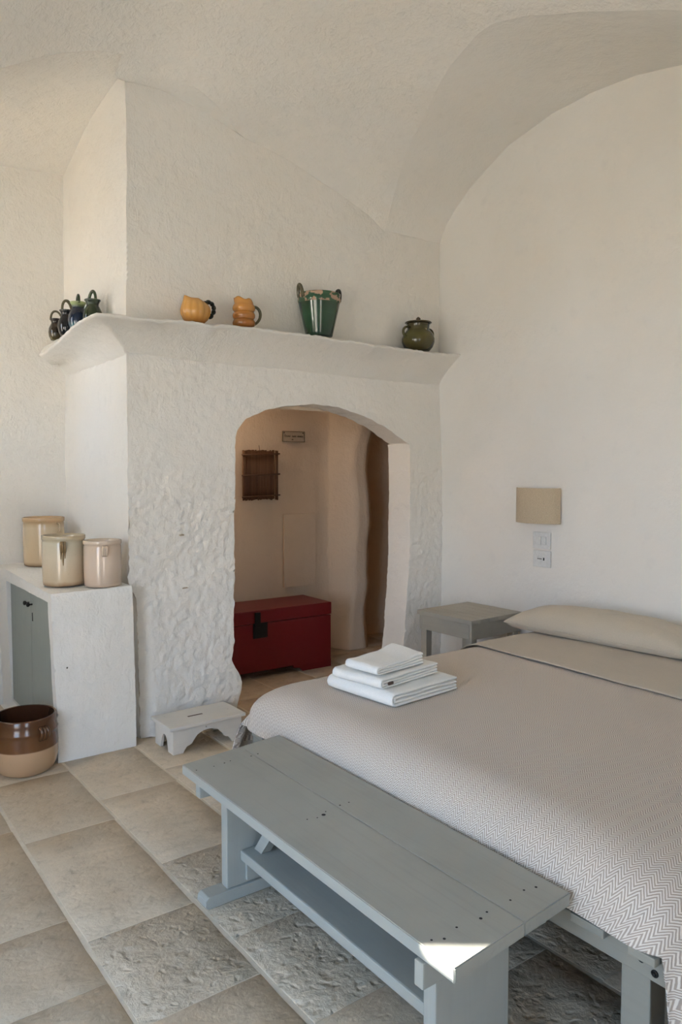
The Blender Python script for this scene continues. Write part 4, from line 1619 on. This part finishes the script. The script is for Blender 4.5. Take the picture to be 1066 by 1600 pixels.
# ---- towels: nested folds, extruded along Y
def towel(name, label, loc, rz, L, wd, H, layers, rumple=0.0, tagpos=None, seed=1):
    t = thing(name, label, 'towel', loc, rz, 'stack of folded towels on the bed')
    bm = bmesh.new()
    th = H / (2 * layers)
    NYs = 22
    for q in range(layers):
        Ro = H / 2 - q * th          # outer radius of this U
        Ri = Ro - th * 0.90
        cz_ = H / 2
        Lq = L - q * 0.004
        path_o, path_i = [], []
        for x in np.linspace(Lq, Ro, 10):
            path_o.append((x, cz_ - Ro)); path_i.append((x, cz_ - max(Ri, 0.0006)))
        for k in range(1, 12):
            a = -math.pi / 2 - math.pi * k / 12
            path_o.append((H / 2 + Ro * math.cos(a), cz_ + Ro * math.sin(a)))
            path_i.append((H / 2 + max(Ri, 0.0006) * math.cos(a), cz_ + max(Ri, 0.0006) * math.sin(a)))
        for x in np.linspace(Ro, Lq, 10):
            path_o.append((x, cz_ + Ro)); path_i.append((x, cz_ + max(Ri, 0.0006)))
        loop = path_o + path_i[::-1]
        rows = []
        for k in range(NYs + 1):
            v = k / NYs
            v = {1: 0.012, NYs - 1: 0.988}.get(k, v)
            y = -wd / 2 + wd * v
            end = 0.003 * (1 if k in (0, NYs) else 0)
            row = []
            f_ = {0: 0.35, 1: 0.8, NYs: 0.35, NYs - 1: 0.8}.get(k, 1.0)
            mids = [((a_[0] + b_[0]) / 2, (a_[1] + b_[1]) / 2) for a_, b_ in zip(path_o, path_i)]
            mids = mids + mids[::-1]
            for (x, z), (mx, mz) in zip(loop, mids):
                x, z = mx + (x - mx) * f_, mz + (z - mz) * f_
                s = noise.noise(Vector((x * 9, y * 9, seed * 5 + q)))
                zz = z + 0.006 * s * (z / H)
                e = smooth01((x - 0.62 * L) / (0.38 * L))
                zz += rumple * e * (0.4 + 0.6 * v) * (z / H) * 0.6 + (0.004 * noise.noise(Vector((x * 12, y * 6, seed))) * (z / H))
                sag = 0.0
                row.append(Vector((x + 0.004 * noise.noise(Vector((y * 8, z * 20, seed))), y * (1 - end) + 0.003 * noise.noise(Vector((x * 10, z * 16, seed + 3))), max(zz - sag, 0.0005))))
            rows.append(row)
        vr = quadcols(bm, rows, True)
        m_ = len(path_o)
        for row in (vr[0], vr[-1]):
            for i in range(m_ - 1):
                bm.faces.new((row[i], row[i + 1], row[2 * m_ - 2 - i], row[2 * m_ - 1 - i]))
    obj('folds', bm, M['towel'], t, smooth=True, auto=55)
    if tagpos:
        x, z = tagpos
        bm = boxbm(x, x + 0.032, -wd / 2 - 0.007, -wd / 2 + 0.002, z, z + 0.012, 0.002)
        obj('care_tag', bm, M['brownmark'], t)
    return t


TZ = 0.588
towel('folded_towel', 'large white folded towel at the bottom of the stack on the blanket', (2.015, 2.605, TZ), math.radians(5), 0.43, 0.425, 0.062, 2, 0.0, None, 1)
towel('folded_towel', 'white folded towel with small brown tag in the middle of the stack', (2.000, 2.600, TZ + 0.067), math.radians(9), 0.40, 0.30, 0.046, 2, 0.012, (0.045, 0.014), 2)
towel('folded_towel', 'small white hand towel on top of the towel stack', (2.015, 2.585, TZ + 0.121), math.radians(7), 0.31, 0.20, 0.040, 2, 0.045, None, 3)

# ================================================================== NIGHTSTAND
t = thing('nightstand', 'square grey green painted bedside table between doorway wall and bed', 'table', (3.81, 3.65, 0.0), math.radians(1.5))
rr = random.Random(5)
edges = np.linspace(-0.26, 0.26, 7)
for a, b in zip(edges[:-1], edges[1:]):
    bm = boxbm(a + 0.001, b - 0.001, -0.255, 0.255, 0.588, 0.618, 0.003)
    obj('top_slat', bm, M['night'], t)
bm = bmesh.new()
for (x, y) in ((-0.235, -0.235), (0.185, -0.235), (-0.235, 0.185), (0.185, 0.185)):
    obj('leg', boxbm(x, x + 0.052, y, y + 0.052, 0, 0.587, 0.003), M['night'], t)
bm.free()
for (a, b, c, d) in ((-0.243, 0.243, -0.243, -0.222), (-0.243, 0.243, 0.222, 0.243)):
    obj('apron', boxbm(a, b, c, d, 0.485, 0.587, 0.003), M['night'], t)
for (a, b, c, d) in ((-0.243, -0.222, -0.2215, 0.2215), (0.222, 0.243, -0.2215, 0.2215)):
    obj('apron', boxbm(a, b, c, d, 0.485, 0.587, 0.003), M['night'], t)

# ================================================================== WALL LAMP, SWITCH, SOCKET
t = thing('wall_lamp', 'beige linen half round wall lamp on the right wall above the switches', 'lamp', (4.108, 3.295, 1.36))
bm = bmesh.new()
H2, W2, D2 = 0.118, 0.182, 0.115
rows = []
for k in range(29):
    s = -1 + 2 * k / 28
    y = W2 * s
    x = -0.015 - (D2 - 0.015) * max(0.0, 1 - abs(s) ** 2.4) ** 0.75
    rows.append((x, y))
o_r, i_r = rows, [(x + 0.004 if abs(y) < W2 * 0.99 else x, y * 0.985) for x, y in rows]
ring = []
for (x, y), (xi, yi) in zip(o_r, i_r):
    ring.append([Vector((x, y, -H2)), Vector((x, y, H2)), Vector((xi, yi, H2)), Vector((xi, yi, -H2))])
quadcols(bm, ring, True)
obj('shade', bm, M['shade'], t, smooth=True, auto=40)
obj('back_plate', boxbm(-0.014, 0.004, -0.06, 0.06, -0.07, 0.05, 0.003), M['plastic'], t)
bm = bmesh.new()
tube(bm, [(-0.014, 0, 0.0), (-0.05, 0, 0.0)], 0.012, 10)
lathe(bm, [(0.015, -0.03), (0.015, 0.01), (0.012, 0.012)], 14)
for v in bm.verts:
    pass
o = obj('bulb_holder', bm, M['plastic'], t, smooth=True)

t = thing('light_switch', 'white double rocker switch plate directly below the wall lamp', 'switch', (4.106, 3.268, 1.122))
obj('plate', boxbm(-0.008, 0.004, -0.072, 0.072, -0.056, 0.056, 0.004), M['plastic'], t)
for (a, b) in ((-0.040, -0.0015), (0.0015, 0.040)):
    obj('rocker', boxbm(-0.013, -0.006, a, b, -0.027, 0.027, 0.003), M['plastic'], t)
t = thing('wall_socket', 'white power socket plate below the light switch', 'socket', (4.106, 3.266, 0.998))
obj('plate', boxbm(-0.008, 0.004, -0.072, 0.072, -0.056, 0.056, 0.004), M['plastic'], t)
bm = bmesh.new()
lathe(bm, [(0.024, 0), (0.024, 0.003), (0.021, 0.004), (0.0205, 0.0015), (0.0005, 0.0012)], 24)
bmesh.ops.rotate(bm, verts=bm.verts[:], matrix=Matrix.Rotation(-math.pi / 2, 3, 'Y'))
bmesh.ops.translate(bm, verts=bm.verts[:], vec=(-0.008, 0.012, 0))
fc = obj('socket_face', bm, M['plastic'], t, smooth=True, auto=30)
for (y, w_, h_) in ((0.025, 0.004, 0.004), (0.012, 0.004, 0.004), (0.0, 0.004, 0.004), (-0.022, 0.005, 0.012)):
    obj('pin_hole', boxbm(-0.0125, -0.009, y - w_ / 1.3, y + w_ / 1.3, -h_ / 1.3, h_ / 1.3), M['dark'], fc)

# small dark hook in the vault
bm = bmesh.new()
tube(bm, [(0, 0, 0.03), (0, 0, 0.0), (-0.008, 0.002, -0.012), (-0.016, 0.004, -0.004)], 0.004, 6)
hk = obj('ceiling_hook', bm, M['dark'], smooth=True)
hk.location = (3.20, 2.45, 3.875)
tag(hk, 'tiny dark metal hook in the vault at the top edge above the arch', 'hook')
